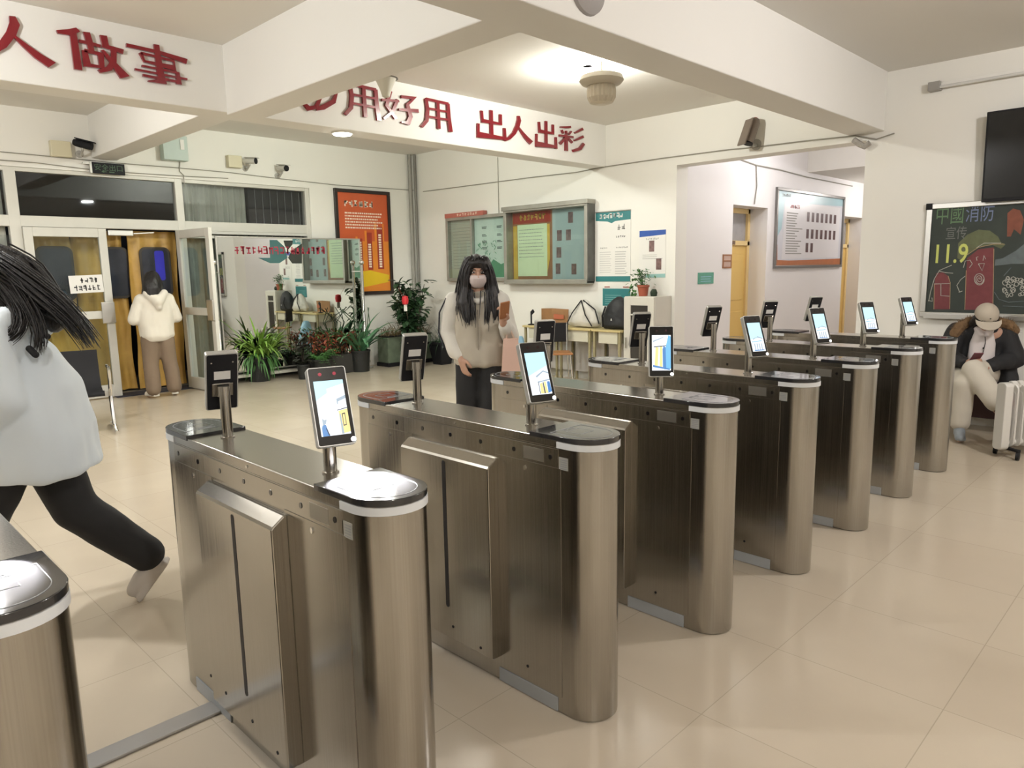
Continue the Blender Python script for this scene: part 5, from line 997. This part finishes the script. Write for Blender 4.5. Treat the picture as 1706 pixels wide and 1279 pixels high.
def strands(t, paths, n, spread, r0, seed):   # loose hair along guide paths: thin tapering locks
    q = random.Random(seed); m = M()
    for pts, wd in paths:
        P = [V3(p) for p in pts]
        for k in range(n):
            o = V3((q.gauss(0, 1), q.gauss(0, 1), q.gauss(0, .5)))*spread*wd; e = V3((q.gauss(0, 1), q.gauss(0, 1), q.gauss(0, .8)))*spread*.8*wd; L = .75+.33*q.random(); out = []
            for i in range(9):
                u = i/8*L; x = u*(len(P)-1); a = min(int(x), len(P)-2); f_ = x-a
                p0 = P[max(a-1, 0)]; p1 = P[a]; p2 = P[a+1]; p3 = P[min(a+2, len(P)-1)]
                c = .5*((2*p1)+(p2-p0)*f_+(2*p0-5*p1+4*p2-p3)*f_*f_+(3*p1-p0-3*p2+p3)*f_**3) if f_ <= 1 else p2+(p2-p1)*(f_-1)
                out.append(c+o*(1-.3*u)+e*u)
            m.tube(out, [r0*(1-.75*(i/8)**2) for i in range(9)], 6)
    return m.build('hair_strands', HAIRM, t, world=False, smooth=True)
def shoe(t, an, to, mt, sole, nm='shoe', w=.045):
    an = V3(an); to = V3(to); d = (to-an); d.z = 0; 
    d = d.normalized() if d.length > .001 else V3((0, 1, 0)); m = M(); ax = (to-an).normalized(); hl = an-d*.045-V3((0, 0, .045)); tp = to+d*.035
    m.limb([an+V3((0, 0, -.01)), hl.lerp(tp, .25)+V3((0, 0, .045)), hl.lerp(tp, .55)+V3((0, 0, .03)), tp+V3((0, 0, .015))], [.045, .046, .044, .032]); 
    sd = d.cross(V3((0, 0, 1))).normalized(); dd = (tp-hl).normalized(); up = sd.cross(dd)
    m.obox((hl+tp)/2+up*.004, w*.9, (tp-hl).length/2, .016, Matrix((sd, dd, up)).transposed())
    return cloth(t, nm, mt, m, .009, 3, 0)
JK = mat('jacket_white', (.62, .60, .55), .75, var=.05, sheen=.2)
# --- masked woman
D = 5.42; gp = PD(795, 455, D); t = thing('person', 'person with long black hair, pale face mask and beige jacket, holding up a phone', 'person', (gp.x, gp.y, 0), math.radians(136))
R = rot(-8, 0, 6)
J = dict(pelvis=(0, 0, .90), chest=(0, 0, 1.22), neck=(0, .0, 1.38), head=(0, .03, 1.545), R=R, shl=(-.17, 0, 1.33), shr=(.17, 0, 1.33), elr=(.215, -.03, 1.09), wrr=(.135, .10, .915), ell=(-.22, .02, 1.07), wrl=(-.185, .22, 1.19),
         hpl=(-.085, 0, .86), hpr=(.085, 0, .86), knl=(-.085, .10, .47), knr=(.10, .04, .48), anl=(-.075, .13, .09), anr=(.125, -.26, .15), tol=(-.075, .27, .035), tor=(.125, -.14, .035),
         hr=((-.25, .25, -1), (.7, .5, .1), -1, .45), hl=((-.05, .35, .9), (-.5, -.6, .3), -1, .85))
bd = finish_local(fuse(body_shape(J), .0065, 2), 'body', SKIN, t); face_parts(t, bd, J['head'], R, mouth=False)
m = M(); torso(m, [(0, 0, .845, .185, .125), (0, 0, .87, .195, .135), (0, .005, 1.0, .19, .13), (0, .01, 1.15, .18, .122), (0, 0, 1.28, .172, .108), (0, 0, 1.36, .13, .085), (0, 0, 1.40, .075, .07)])
cloth(t, 'jacket', mat('jacket_beige', (.43, .39, .32), .8, var=.07), m, amp=.022, freq=7)
m = M(); m.tube([(0, .128, .86), (.002, .142, 1.0), (0, .138, 1.15), (0, .115, 1.27)], .0045, 6); m.build('zip', mat('zip_taupe', (.24, .21, .17), .6), t, world=False, smooth=True)
m = M(); m.limb([(.175, 0, 1.325), (.225, -.03, 1.10), (.175, .05, .965), (.15, .08, .935)], [.078, .074, .066, .050]); m.limb([(-.175, 0, 1.325), (-.235, .01, 1.06), (-.20, .17, 1.15)], [.078, .074, .056]); m.limb([(-.15, -.05, 1.36), (0, -.10, 1.36), (.15, -.05, 1.36)], [.06, .07, .06]); m.limb([(.12, -.04, 1.38), (.10, .05, 1.365), (0, .085, 1.33)], [.042, .034, .026]); m.limb([(-.12, -.04, 1.38), (-.10, .05, 1.365), (0, .085, 1.33)], [.042, .034, .026])
cloth(t, 'sleeves', JK, m, amp=.010, freq=9)
for k, o in enumerate((0, .022)):
    m = M(); m.tube([(.235+.002*k, .035-o, 1.36), (.292, .02-o, 1.25), (.303, -.0-o, 1.10), (.265, .045-o, .99)], .0055, 6); m.build('sleeve_stripe', mat('stripe_navy', (.02, .02, .03), .7), t, world=False, smooth=True)
PB = mat('black_trousers', (.009, .009, .010), .8)
m = M(); m.limb([(-.08, 0, .88), (-.085, .09, .48), (-.075, .12, .10)], [.105, .085, .085]); m.limb([(.08, 0, .88), (.10, .03, .49), (.13, -.24, .17)], [.105, .085, .085]); m.ball((0, 0, .88), (.165, .115, .10)); cloth(t, 'trousers', PB, m, amp=.008)
shoe(t, J['anl'], J['tol'], JK, JK); shoe(t, J['anr'], J['tor'], JK, JK)
m = M(); H = V3(J['head']); f = lambda x, y, z: H+R @ V3((x, y, z)); m.ball(f(0, -.022, .03), (.094, .104, .102), 20, 14, R); m.limb([f(-.06, .03, .09), f(-.078, .045, .03), f(-.095, .04, -.10), f(-.115, .07, -.24), f(-.10, .10, -.36)], [.035, .026, .036, .048, .035]); m.limb([f(.06, .03, .09), f(.078, .045, .03), f(.095, .04, -.10), f(.11, .075, -.22), f(.08, .11, -.34)], [.035, .026, .036, .048, .035]); m.limb([f(0, -.08, 0), f(0, -.11, -.2), f(0, -.11, -.34)], [.09, .11, .08]); m.limb([f(-.10, .08, -.2), f(-.05, .12, -.34)], [.04, .022]); m.limb([f(.10, .08, -.2), f(.05, .12, -.32)], [.04, .022])
m.limb([f(-.05, .065, .075), f(0, .08, .085), f(.05, .065, .075)], [.025, .022, .025]); m.limb([f(-.02, .08, .075), f(-.055, .078, .035)], [.014, .012]); m.limb([f(.03, .08, .075), f(.058, .078, .04)], [.014, .010])
cloth(t, 'hair', HAIRM, m, .008, 3, .008, 18, (1, 1, .15))
strands(t, [([f(-.03, .05, .115), f(-.085, .05, .03), f(-.105, .06, -.12), f(-.12, .10, -.24), f(-.115, .13, -.37)], 1.0), ([f(.03, .05, .115), f(.085, .05, .03), f(.105, .06, -.12), f(.12, .10, -.24), f(.10, .14, -.36)], 1.0), ([f(-.05, .0, .11), f(-.10, .0, .0), f(-.14, .03, -.18), f(-.15, .06, -.32)], 1.0), ([f(.05, .0, .11), f(.10, .0, .0), f(.14, .03, -.18), f(.15, .06, -.30)], 1.0), ([f(-.06, .07, -.13), f(-.055, .12, -.25), f(-.05, .15, -.36)], .9), ([f(.06, .07, -.13), f(.055, .12, -.25), f(.055, .15, -.35)], .9)], 26, .017, .0055, 3)
m = M(); rings = []
for z, a, b, y in ((-.008, .050, .030, .075), (-.030, .062, .045, .072), (-.060, .062, .045, .066), (-.095, .045, .035, .055), (-.108, .025, .02, .045)): rings.append([f(a*math.cos(k*math.pi/10), y+b*math.sin(k*math.pi/10), z) for k in range(11)] + [f(a*.9*math.cos(k*math.pi/10), y-.01+b*.8*math.sin(k*math.pi/10), z) for k in range(10, -1, -1)])
m.loft(rings); m.build('face_mask', mat('mask_pale', (.56, .48, .47), .8), t, world=False, smooth=True)
m = M()
for x in (-1, 1): m.tube([f(x*.052, .08, -.02), f(x*.076, .02, .0), f(x*.078, -.005, .005)], .002, 5)
m.build('mask_strap', mat('mask_pale', (.56, .48, .47), .8), t, world=False)
wl = V3(J['wrl']); wm = wmat(t); ph = wm @ (wl+V3((-.012, .08, .085))); tt = thing('phone', 'phone in an orange brown case held up by the masked person', 'phone', ph, math.radians(136)); m = M(); m.obox((0, 0, 0), .036, .006, .075, rot(-35, 10, 20)); m.build('case', mat('phone_case', (.36, .15, .06), .4), tt, world=False, bevel=.004)
m = M(); m.obox(rot(-35, 10, 20) @ V3((0, -.0065, 0)), .032, .0006, .069, rot(-35, 10, 20)); m.build('display', BLACKG, tt, world=False)
tb = thing('tote_bag', 'pale pink paper bag hanging from the masked person', 'bag', wm @ V3((-.24, .16, .72)), math.radians(136)); m = M(); m.loft([[V3((x*a, y*b, z)) for x, y in ((-1, -1), (1, -1), (1, 1), (-1, 1))] for a, b, z in ((.075, .035, 0.02), (.072, .045, .10), (.055, .02, .34))]); m.build('paper', mat('bag_pink', (.62, .42, .34), .6, var=.06), tb, world=False, bevel=.004); m = M(); m.tube([(-.03, 0, .33), (.02, .02, .45), (.05, .045, .49)], .008, 6); m.tube([(.03, 0, .33), (.03, .02, .44), (.05, .045, .49)], .008, 6); m.build('strap', mat('bag_strap', (.60, .45, .36), .7), tb, world=False)
# --- person at the door, seen from behind
g = PZ(272, 661, 0); t = thing('person', 'person in a white hoodie and brown trousers standing at the open door, seen from behind', 'person', (g.x, g.y, 0), math.radians(-4)); R = rot(-16, 0, -28)
J = dict(pelvis=(0, 0, .88), chest=(0, .0, 1.18), neck=(0, .01, 1.34), head=(.02, .045, 1.49), R=R, shl=(-.16, 0, 1.28), shr=(.16, 0, 1.28), elr=(.235, .02, 1.04), wrr=(.09, .24, 1.10), ell=(-.235, .02, 1.04), wrl=(-.09, .24, 1.10), hpl=(-.09, 0, .84), hpr=(.09, 0, .84), knl=(-.10, .02, .46), knr=(.12, .02, .46), anl=(-.10, -.02, .08), anr=(.15, .0, .08), tol=(-.14, .12, .03), tor=(.18, .14, .03), hr=((-.6, .6, .3), (.5, .5, .4), 1, .7), hl=((.6, .6, .3), (-.5, .5, .4), -1, .7))
bd = finish_local(fuse(body_shape(J), .0075, 2), 'body', SKIN, t); face_parts(t, bd, J['head'], R)
HOOD = mat('hoodie_cream', (.70, .66, .58), .85, var=.04, sheen=.2)
m = M(); torso(m, [(0, 0, .735, .165, .115), (0, 0, .76, .178, .128), (0, 0, .80, .205, .145), (0, 0, .95, .21, .145), (0, 0, 1.12, .20, .14), (0, 0, 1.25, .185, .115), (0, .0, 1.32, .12, .085), (0, .0, 1.36, .07, .07)]); m.limb([(.165, 0, 1.26), (.25, .02, 1.02), (.12, .20, 1.08)], [.08, .075, .052]); m.limb([(-.165, 0, 1.26), (-.25, .02, 1.02), (-.12, .20, 1.08)], [.08, .075, .052]); m.limb([(-.10, -.08, 1.34), (0, -.14, 1.25), (.10, -.08, 1.34)], [.05, .075, .05]); m.limb([(0, -.13, 1.26), (0.01, -.15, 1.17)], [.07, .04])
cloth(t, 'hoodie', HOOD, m, amp=.013, freq=7)
m = M(); m.limb([(-.085, 0, .84), (-.105, .01, .46), (-.11, -.015, .12)], [.115, .095, .092]); m.limb([(.085, 0, .84), (.12, .01, .46), (.15, .0, .12)], [.115, .095, .092]); m.ball((0, 0, .84), (.17, .13, .11)); cloth(t, 'trousers', mat('trousers_brown', (.20, .145, .10), .8, var=.06), m, amp=.009)
WS = mat('shoe_white', (.62, .60, .55), .5); shoe(t, J['anl'], J['tol'], WS, WS); shoe(t, J['anr'], J['tor'], WS, WS)
m = M(); H = V3(J['head']); f = lambda x, y, z: H+R @ V3((x, y, z)); m.ball(f(0, -.022, .028), (.096, .106, .105), 20, 14, R); m.limb([f(0, -.06, 0), f(.0, -.09, -.12), f(.0, -.085, -.20)], [.095, .105, .09]); m.limb([f(-.07, 0, 0), f(-.09, -.02, -.17)], [.04, .045]); m.limb([f(.07, 0, 0), f(.10, -.02, -.2)], [.04, .045]); cloth(t, 'hair', HAIRM, m, .009, 3, .008, 18, (1, 1, .15))
# --- walking person near the picture edge
D = 3.06; g = PD(10, 470, D); t = thing('person', 'person with windswept black hair striding in a pale blue coat and black trousers', 'person', (g.x, g.y, 0), math.radians(62)); R = rot(-14, 0, 6)
J = dict(pelvis=(0, 0, .90), chest=(0, .04, 1.23), neck=(0, .05, 1.40), head=(0, .03, 1.565), R=R, shl=(-.17, .04, 1.34), shr=(.17, .04, 1.34), elr=(.22, .10, 1.10), wrr=(.20, .30, 1.0), ell=(-.215, -.02, 1.08), wrl=(-.19, .14, .90), hpl=(-.085, 0, .86), hpr=(.085, -.02, .86), knl=(-.085, .22, .49), knr=(.10, -.10, .48), anl=(-.085, .36, .10), anr=(.13, -.42, .21), tol=(-.085, .50, .04), tor=(.13, -.36, .045), hr=((0, .6, -.6), (.8, 0, .2), 1, .5), hl=((.1, .3, -.95), (-.9, .1, .1), 1, .5))
bd = finish_local(fuse(body_shape(J), .0065, 2), 'body', SKIN, t); face_parts(t, bd, J['head'], R)
COAT = mat('coat_pale_blue', (.70, .77, .83), .75, var=.04, vscale=3, sheen=.2)
m = M(); torso(m, [(0, -.01, .715, .225, .275), (0, -.01, .74, .23, .285), (0, -.01, .92, .225, .255), (0, .0, 1.10, .215, .22), (0, .03, 1.25, .20, .165), (0, .05, 1.35, .15, .12), (0, .06, 1.41, .085, .09), (0, .07, 1.44, .07, .08)], sq=2.2)
m.limb([(.18, .04, 1.33), (.235, .09, 1.08), (.21, .27, 1.02)], [.085, .08, .058]); m.limb([(-.18, .03, 1.33), (-.235, -.02, 1.08), (-.205, .11, .94)], [.085, .08, .058]); m.limb([(-.13, -.02, 1.40), (0, -.10, 1.37), (.13, -.02, 1.40)], [.05, .07, .05]); m.limb([(-.13, -.02, 1.39), (-.14, -.06, 1.26), (-.10, -.12, 1.24)], [.045, .04, .04])
cloth(t, 'coat', COAT, m, .013, 4, .022, 6, (1, 1, .45))
m = M(); m.limb([(-.195, -.115, 1.275), (-.2, -.135, 1.25)], [.014, .014], 8); m.build('toggle', BLACK, t, world=False, smooth=True); m = M(); m.limb([(-.165, -.155, 1.335), (-.16, -.175, 1.32)], [.012, .012], 8); m.build('toggle', BLACK, t, world=False, smooth=True)
m = M(); m.limb([(-.085, 0, .87), (-.085, .20, .50), (-.085, .34, .13)], [.115, .095, .088]); m.limb([(.085, -.02, .87), (.105, -.13, .50), (.135, -.40, .23)], [.115, .100, .085]); m.ball((0, 0, .87), (.17, .13, .11)); cloth(t, 'trousers', PB, m, amp=.009)
SG = mat('shoe_pale_grey', (.52, .48, .44), .55); shoe(t, J['anl'], J['tol'], SG, SG)
m = M(); a = V3(J['anr']); m.limb([a+V3((0, .0, .02)), a+V3((0, -.02, -.045)), a+V3((0, .045, -.10)), a+V3((0, .085, -.155))], [.043, .045, .045, .036]); m.obox(a+V3((0, -.005, -.115)), .042, .115, .012, rot(-52, 0, 0)); cloth(t, 'shoe', SG, m, .009, 3, 0)
m = M(); H = V3(J['head']); f = lambda x, y, z: H+R @ V3((x, y, z)); m.ball(f(0, -.022, .028), (.097, .108, .105), 20, 14, R); m.limb([f(0, -.06, 0), f(-.02, -.10, -.12), f(-.03, -.14, -.22)], [.095, .09, .06]); m.limb([f(-.05, -.04, 0), f(-.10, -.13, -.13), f(-.13, -.19, -.22)], [.05, .045, .03]); m.limb([f(-.075, .02, 0), f(-.10, .05, -.14), f(-.13, .12, -.2)], [.035, .03, .012]); m.limb([f(.06, 0, 0), f(.09, -.02, -.2)], [.05, .05]); m.limb([f(-.05, .05, .06), f(-.075, .06, -.03), f(-.09, .06, -.12)], [.04, .035, .02])
cloth(t, 'hair', HAIRM, m, .008, 3, .007, 16, (1, 1, .2))
strands(t, [([f(-.03, .02, .125), f(-.085, -.05, .04), f(-.14, -.15, -.12), f(-.18, -.22, -.24), f(-.185, -.25, -.34)], 1.0), ([f(-.02, .0, .13), f(-.09, -.09, .03), f(-.13, -.19, -.12), f(-.17, -.25, -.25), f(-.175, -.27, -.34)], 1.0), ([f(-.05, .03, .11), f(-.095, -.02, .0), f(-.14, -.06, -.14), f(-.18, -.04, -.22), f(-.2, .02, -.26)], .8), ([f(-.05, -.01, .11), f(-.10, -.06, .0), f(-.16, -.10, -.16), f(-.19, -.10, -.26), f(-.2, -.08, -.32)], .6), ([f(-.04, .06, .10), f(-.09, .05, .02), f(-.11, .06, -.1), f(-.13, .10, -.2)], .8), ([f(0, -.02, .13), f(-.02, -.12, .03), f(-.05, -.17, -.12), f(-.08, -.2, -.24)], 1.2), ([f(-.02, .04, .125), f(-.09, .0, .06), f(-.115, -.08, -.06), f(-.14, -.16, -.18)], 1.1), ([f(-.03, .07, .11), f(-.09, .045, .05), f(-.11, .0, -.07), f(-.14, -.06, -.2)], 1.0)], 70, .019, .0042, 9)
# --- seated person
g = PD(1644, 600, 6.30); t = thing('person', 'person in a beige cap and black fur trimmed coat sitting cross legged below the blackboard', 'person', (7.68, 1.60, 0), math.radians(112)); R = rot(-38, 0, 4)
J = dict(pelvis=(0, -.03, .56), chest=(0, .06, .84), neck=(0, .13, .98), head=(0, .215, 1.075), R=R, shl=(-.17, .06, .94), shr=(.17, .06, .94), elr=(.25, .13, .70), wrr=(.13, .33, .68), ell=(-.25, .10, .70), wrl=(-.02, .32, .645), hpl=(-.09, .02, .53), hpr=(.09, .02, .53), knr=(.17, .42, .50), knl=(.10, .44, .62), anr=(.17, .42, .10), anl=(-.07, .60, .34), tor=(.18, .55, .035), tol=(-.12, .72, .33), hr=((-.35, .6, .35), (.5, -.2, .6), 1, .8), hl=((.65, .5, .1), (-.2, -.2, .9), -1, .7))
bd = finish_local(fuse(body_shape(J), .0065, 2), 'body', SKIN, t); face_parts(t, bd, J['head'], R)
CB = mat('coat_black', (.010, .010, .012), .75)
m = M(); torso(m, [(0, -.06, .455, .21, .13), (0, -.06, .50, .225, .15), (0, -.04, .62, .225, .15), (0, -.01, .78, .22, .14), (0, .02, .90, .20, .12), (0, .06, .99, .12, .10), (0, .08, 1.03, .08, .07)]); m.limb([(.185, .05, .93), (.265, .12, .70), (.16, .29, .68)], [.09, .085, .06]); m.limb([(-.185, .05, .93), (-.27, .09, .70), (-.06, .28, .655)], [.09, .085, .06]); m.limb([(-.22, -.0, .62), (-.24, .10, .50)], [.09, .07]); m.limb([(.22, -.0, .62), (.24, .10, .50)], [.09, .07])
cloth(t, 'coat', CB, m, amp=.014, freq=8)
m = M(); torso(m, [(0, .125, .60, .10, .055), (0, .135, .72, .105, .055), (0, .15, .84, .10, .05), (0, .16, .93, .075, .045), (0, .165, .985, .06, .04)]); m.limb([(-.06, .17, .97), (-.02, .215, .92)], [.022, .02]); m.limb([(.06, .17, .97), (.02, .215, .92)], [.022, .02]); sh = cloth(t, 'shirt', mat('shirt_white', (.66, .61, .61), .8), m, .010, 4, .004)
m = M(); m.tube([(0, .212, .93), (-.012, .208, .85), (0, .203, .75)], .003, 6); m.ball((0, .21, .80), (.008, .004, .008)); m.build('zip', BLACK, sh, world=False)
FUR = mat('fur_brown', (.16, .095, .045), .9, var=.5, vscale=30)
m = M(); rr = random.Random(4)
for pts in ([(-.10, .06, 1.03), (-.20, .10, 1.0), (-.245, .07, .95)], [(.10, .06, 1.02), (.18, .12, .98), (.215, .13, .92)], [(-.10, .04, 1.02), (0, -.05, 1.02), (.10, .04, 1.02)]):
    for i in range(len(pts)-1):
        for k in range(150):
            p = V3(pts[i]).lerp(V3(pts[i+1]), rr.random()); d = V3((rr.gauss(0, 1), rr.gauss(0, 1), rr.gauss(0, 1))).normalized(); e = p+d*.072; s_ = d.cross(V3((.3, .5, .8))).normalized()*.006
            m.add([p+s_, p-s_, e], [(0, 1, 2)])
    m.limb(pts, [.046]*len(pts), 10)
m.build('fur_trim', FUR, t, world=False)
PW = mat('trousers_cream', (.60, .56, .48), .85, var=.04)
m = M(); m.limb([(.09, .0, .54), (.17, .42, .50), (.17, .42, .16)], [.11, .095, .085]); m.limb([(-.09, .0, .55), (.10, .43, .625), (-.05, .575, .385)], [.115, .098, .088]); m.ball((0, 0, .55), (.18, .14, .10)); cloth(t, 'trousers', PW, m, amp=.010)
shoe(t, J['anr'], J['tor'], mat('shoe_blue_grey', (.24, .27, .30), .5), WS); 
m = M(); m.limb([(-.075, .60, .33), (-.10, .66, .30), (-.13, .74, .31)], [.045, .046, .034]); cloth(t, 'shoe', mat('shoe_dark', (.03, .02, .025), .5), m, .009, 2, 0)
H = V3(J['head']); f = lambda x, y, z: H+R @ V3((x, y, z))
m = M(); m.ball(f(0, -.02, .02), (.086, .10, .095), 18, 12, R); m.limb([f(-.075, 0, 0), f(-.085, -.01, -.09)], [.03, .03]); m.limb([f(.075, 0, 0), f(.085, -.01, -.09)], [.03, .03]); cloth(t, 'hair', HAIRM, m, .009, 3, .006, 18, (1, 1, .3))
CAPM = mat('cap_beige', (.43, .38, .31), .85, var=.05); m = M(); rings = []
for u in range(9):
    a = u/8*math.pi/2; rings.append([f(.094*math.cos(a)*math.cos(k*math.pi/14)*1.0+0, -.010+.108*math.cos(a)*math.sin(k*math.pi/14), .025+.098*math.sin(a)) for k in range(28)])
m.loft(rings); cp = m.build('cap', CAPM, t, world=False, smooth=True)
m = M(); up_ = []; lo_ = []
for k in range(15):
    a = math.pi*(k/14); up_.append((.098*math.cos(a), .085+.085*math.sin(a)*.98))
A = [f(x, y, .030-.35*(y-.085)-.6*x*x/.1*.05) for x, y in up_]; B = [f(.098*math.cos(math.pi*k/14), .06+.04*math.sin(math.pi*k/14), .032) for k in range(15)]
m.loft([A, B], cap=False, closed=False); m.loft([[p-R @ V3((0, 0, .006)) for p in A], [p-R @ V3((0, 0, .006)) for p in B]], cap=False, closed=False); m.loft([A, [p-R @ V3((0, 0, .006)) for p in A]], cap=False, closed=False); m.build('cap_brim', CAPM, cp, world=False, smooth=True)
m = M(); m.ball(f(0, .105, .075), (.007, .006, .005), 8, 6); m.build('cap_mark', BLACK, cp, world=False)
wm = wmat(t); tt = thing('phone', 'dark red phone held by the seated person', 'phone', wm @ V3((.09, .42, .735)), math.radians(108)); m = M(); m.obox((0, 0, 0), .037, .005, .075, rot(-50, 0, 15)); m.build('case', mat('phone_maroon', (.12, .02, .035), .35), tt, world=False, bevel=.003); m = M(); m.obox(rot(-50, 0, 15) @ V3((0, -.0055, 0)), .033, .0006, .07, rot(-50, 0, 15)); m.build('display', BLACKG, tt, world=False)
# ------------------------------------------------------------------ ceiling lamps
def mat_globe():
    m = bpy.data.materials.new('lit_globe'); m.use_nodes = True; nt = m.node_tree; nt.nodes.clear()
    o = nt.nodes.new('ShaderNodeOutputMaterial'); t = nt.nodes.new('ShaderNodeBsdfTransparent'); e = nt.nodes.new('ShaderNodeEmission'); a = nt.nodes.new('ShaderNodeAddShader')
    e.inputs[0].default_value = (1.0, 0.97, 0.9, 1); e.inputs[1].default_value = 14.0
    nt.links.new(t.outputs[0], a.inputs[0]); nt.links.new(e.outputs[0], a.inputs[1]); nt.links.new(a.outputs[0], o.inputs[0]); return m
GLOW = mat('lamp_diffuser', (0.9, 0.9, 0.88), 0.4, emit=(1.0, 0.97, 0.9), estr=9.0)
GLASSG = mat_globe()
LL = ['round white ceiling lamp behind the front beam', 'small flush lamp glowing on the underside of the lettered beam', 'added round ceiling lamp, unseen behind the lettered beam, brightening the far bay', 'round ceiling lamp above the open floor in front of the row', 'round ceiling lamp over the entrance doors', 'round ceiling lamp over the walking person', 'round ceiling lamp above the viewer', 'corridor ceiling lamp near the opening', 'corridor ceiling lamp at the far end']
for i_, ((n, p, w, c, r), lb) in enumerate(zip(LAMPS, LL)):
    t = thing('ceiling_lamp', lb, 'ceiling lamp', p, 0, 'round ceiling lamps')
    top = 3.54 if p[1] > 6.2 else (3.02 if p[0] > 11 else 3.43)
    if r == 0.09:
        m = M(); m.lathe([(r*1.15, 0), (r*1.15, -.015), (r, -.018)], p, 32); m.build('base', WHITE, t, smooth=True)
        m = M(); m.lathe([(r, -.016), (r*.9, -.026), (.005, -.027)], p, 32); m.build('diffuser', GLASSG, t, smooth=True); continue
    m = M(); m.tube([(p[0], p[1], top), (p[0], p[1], p[2]+.03)], [.05, .03], 14); m.build('base', WHITE, t, smooth=True)
    m = M(); g_ = (.03, .03, .035) if i_ == 0 else (.10, .10, .12); m.ball((p[0], p[1], p[2]-.10), g_); o = m.build('globe', GLASSG, t, smooth=True)
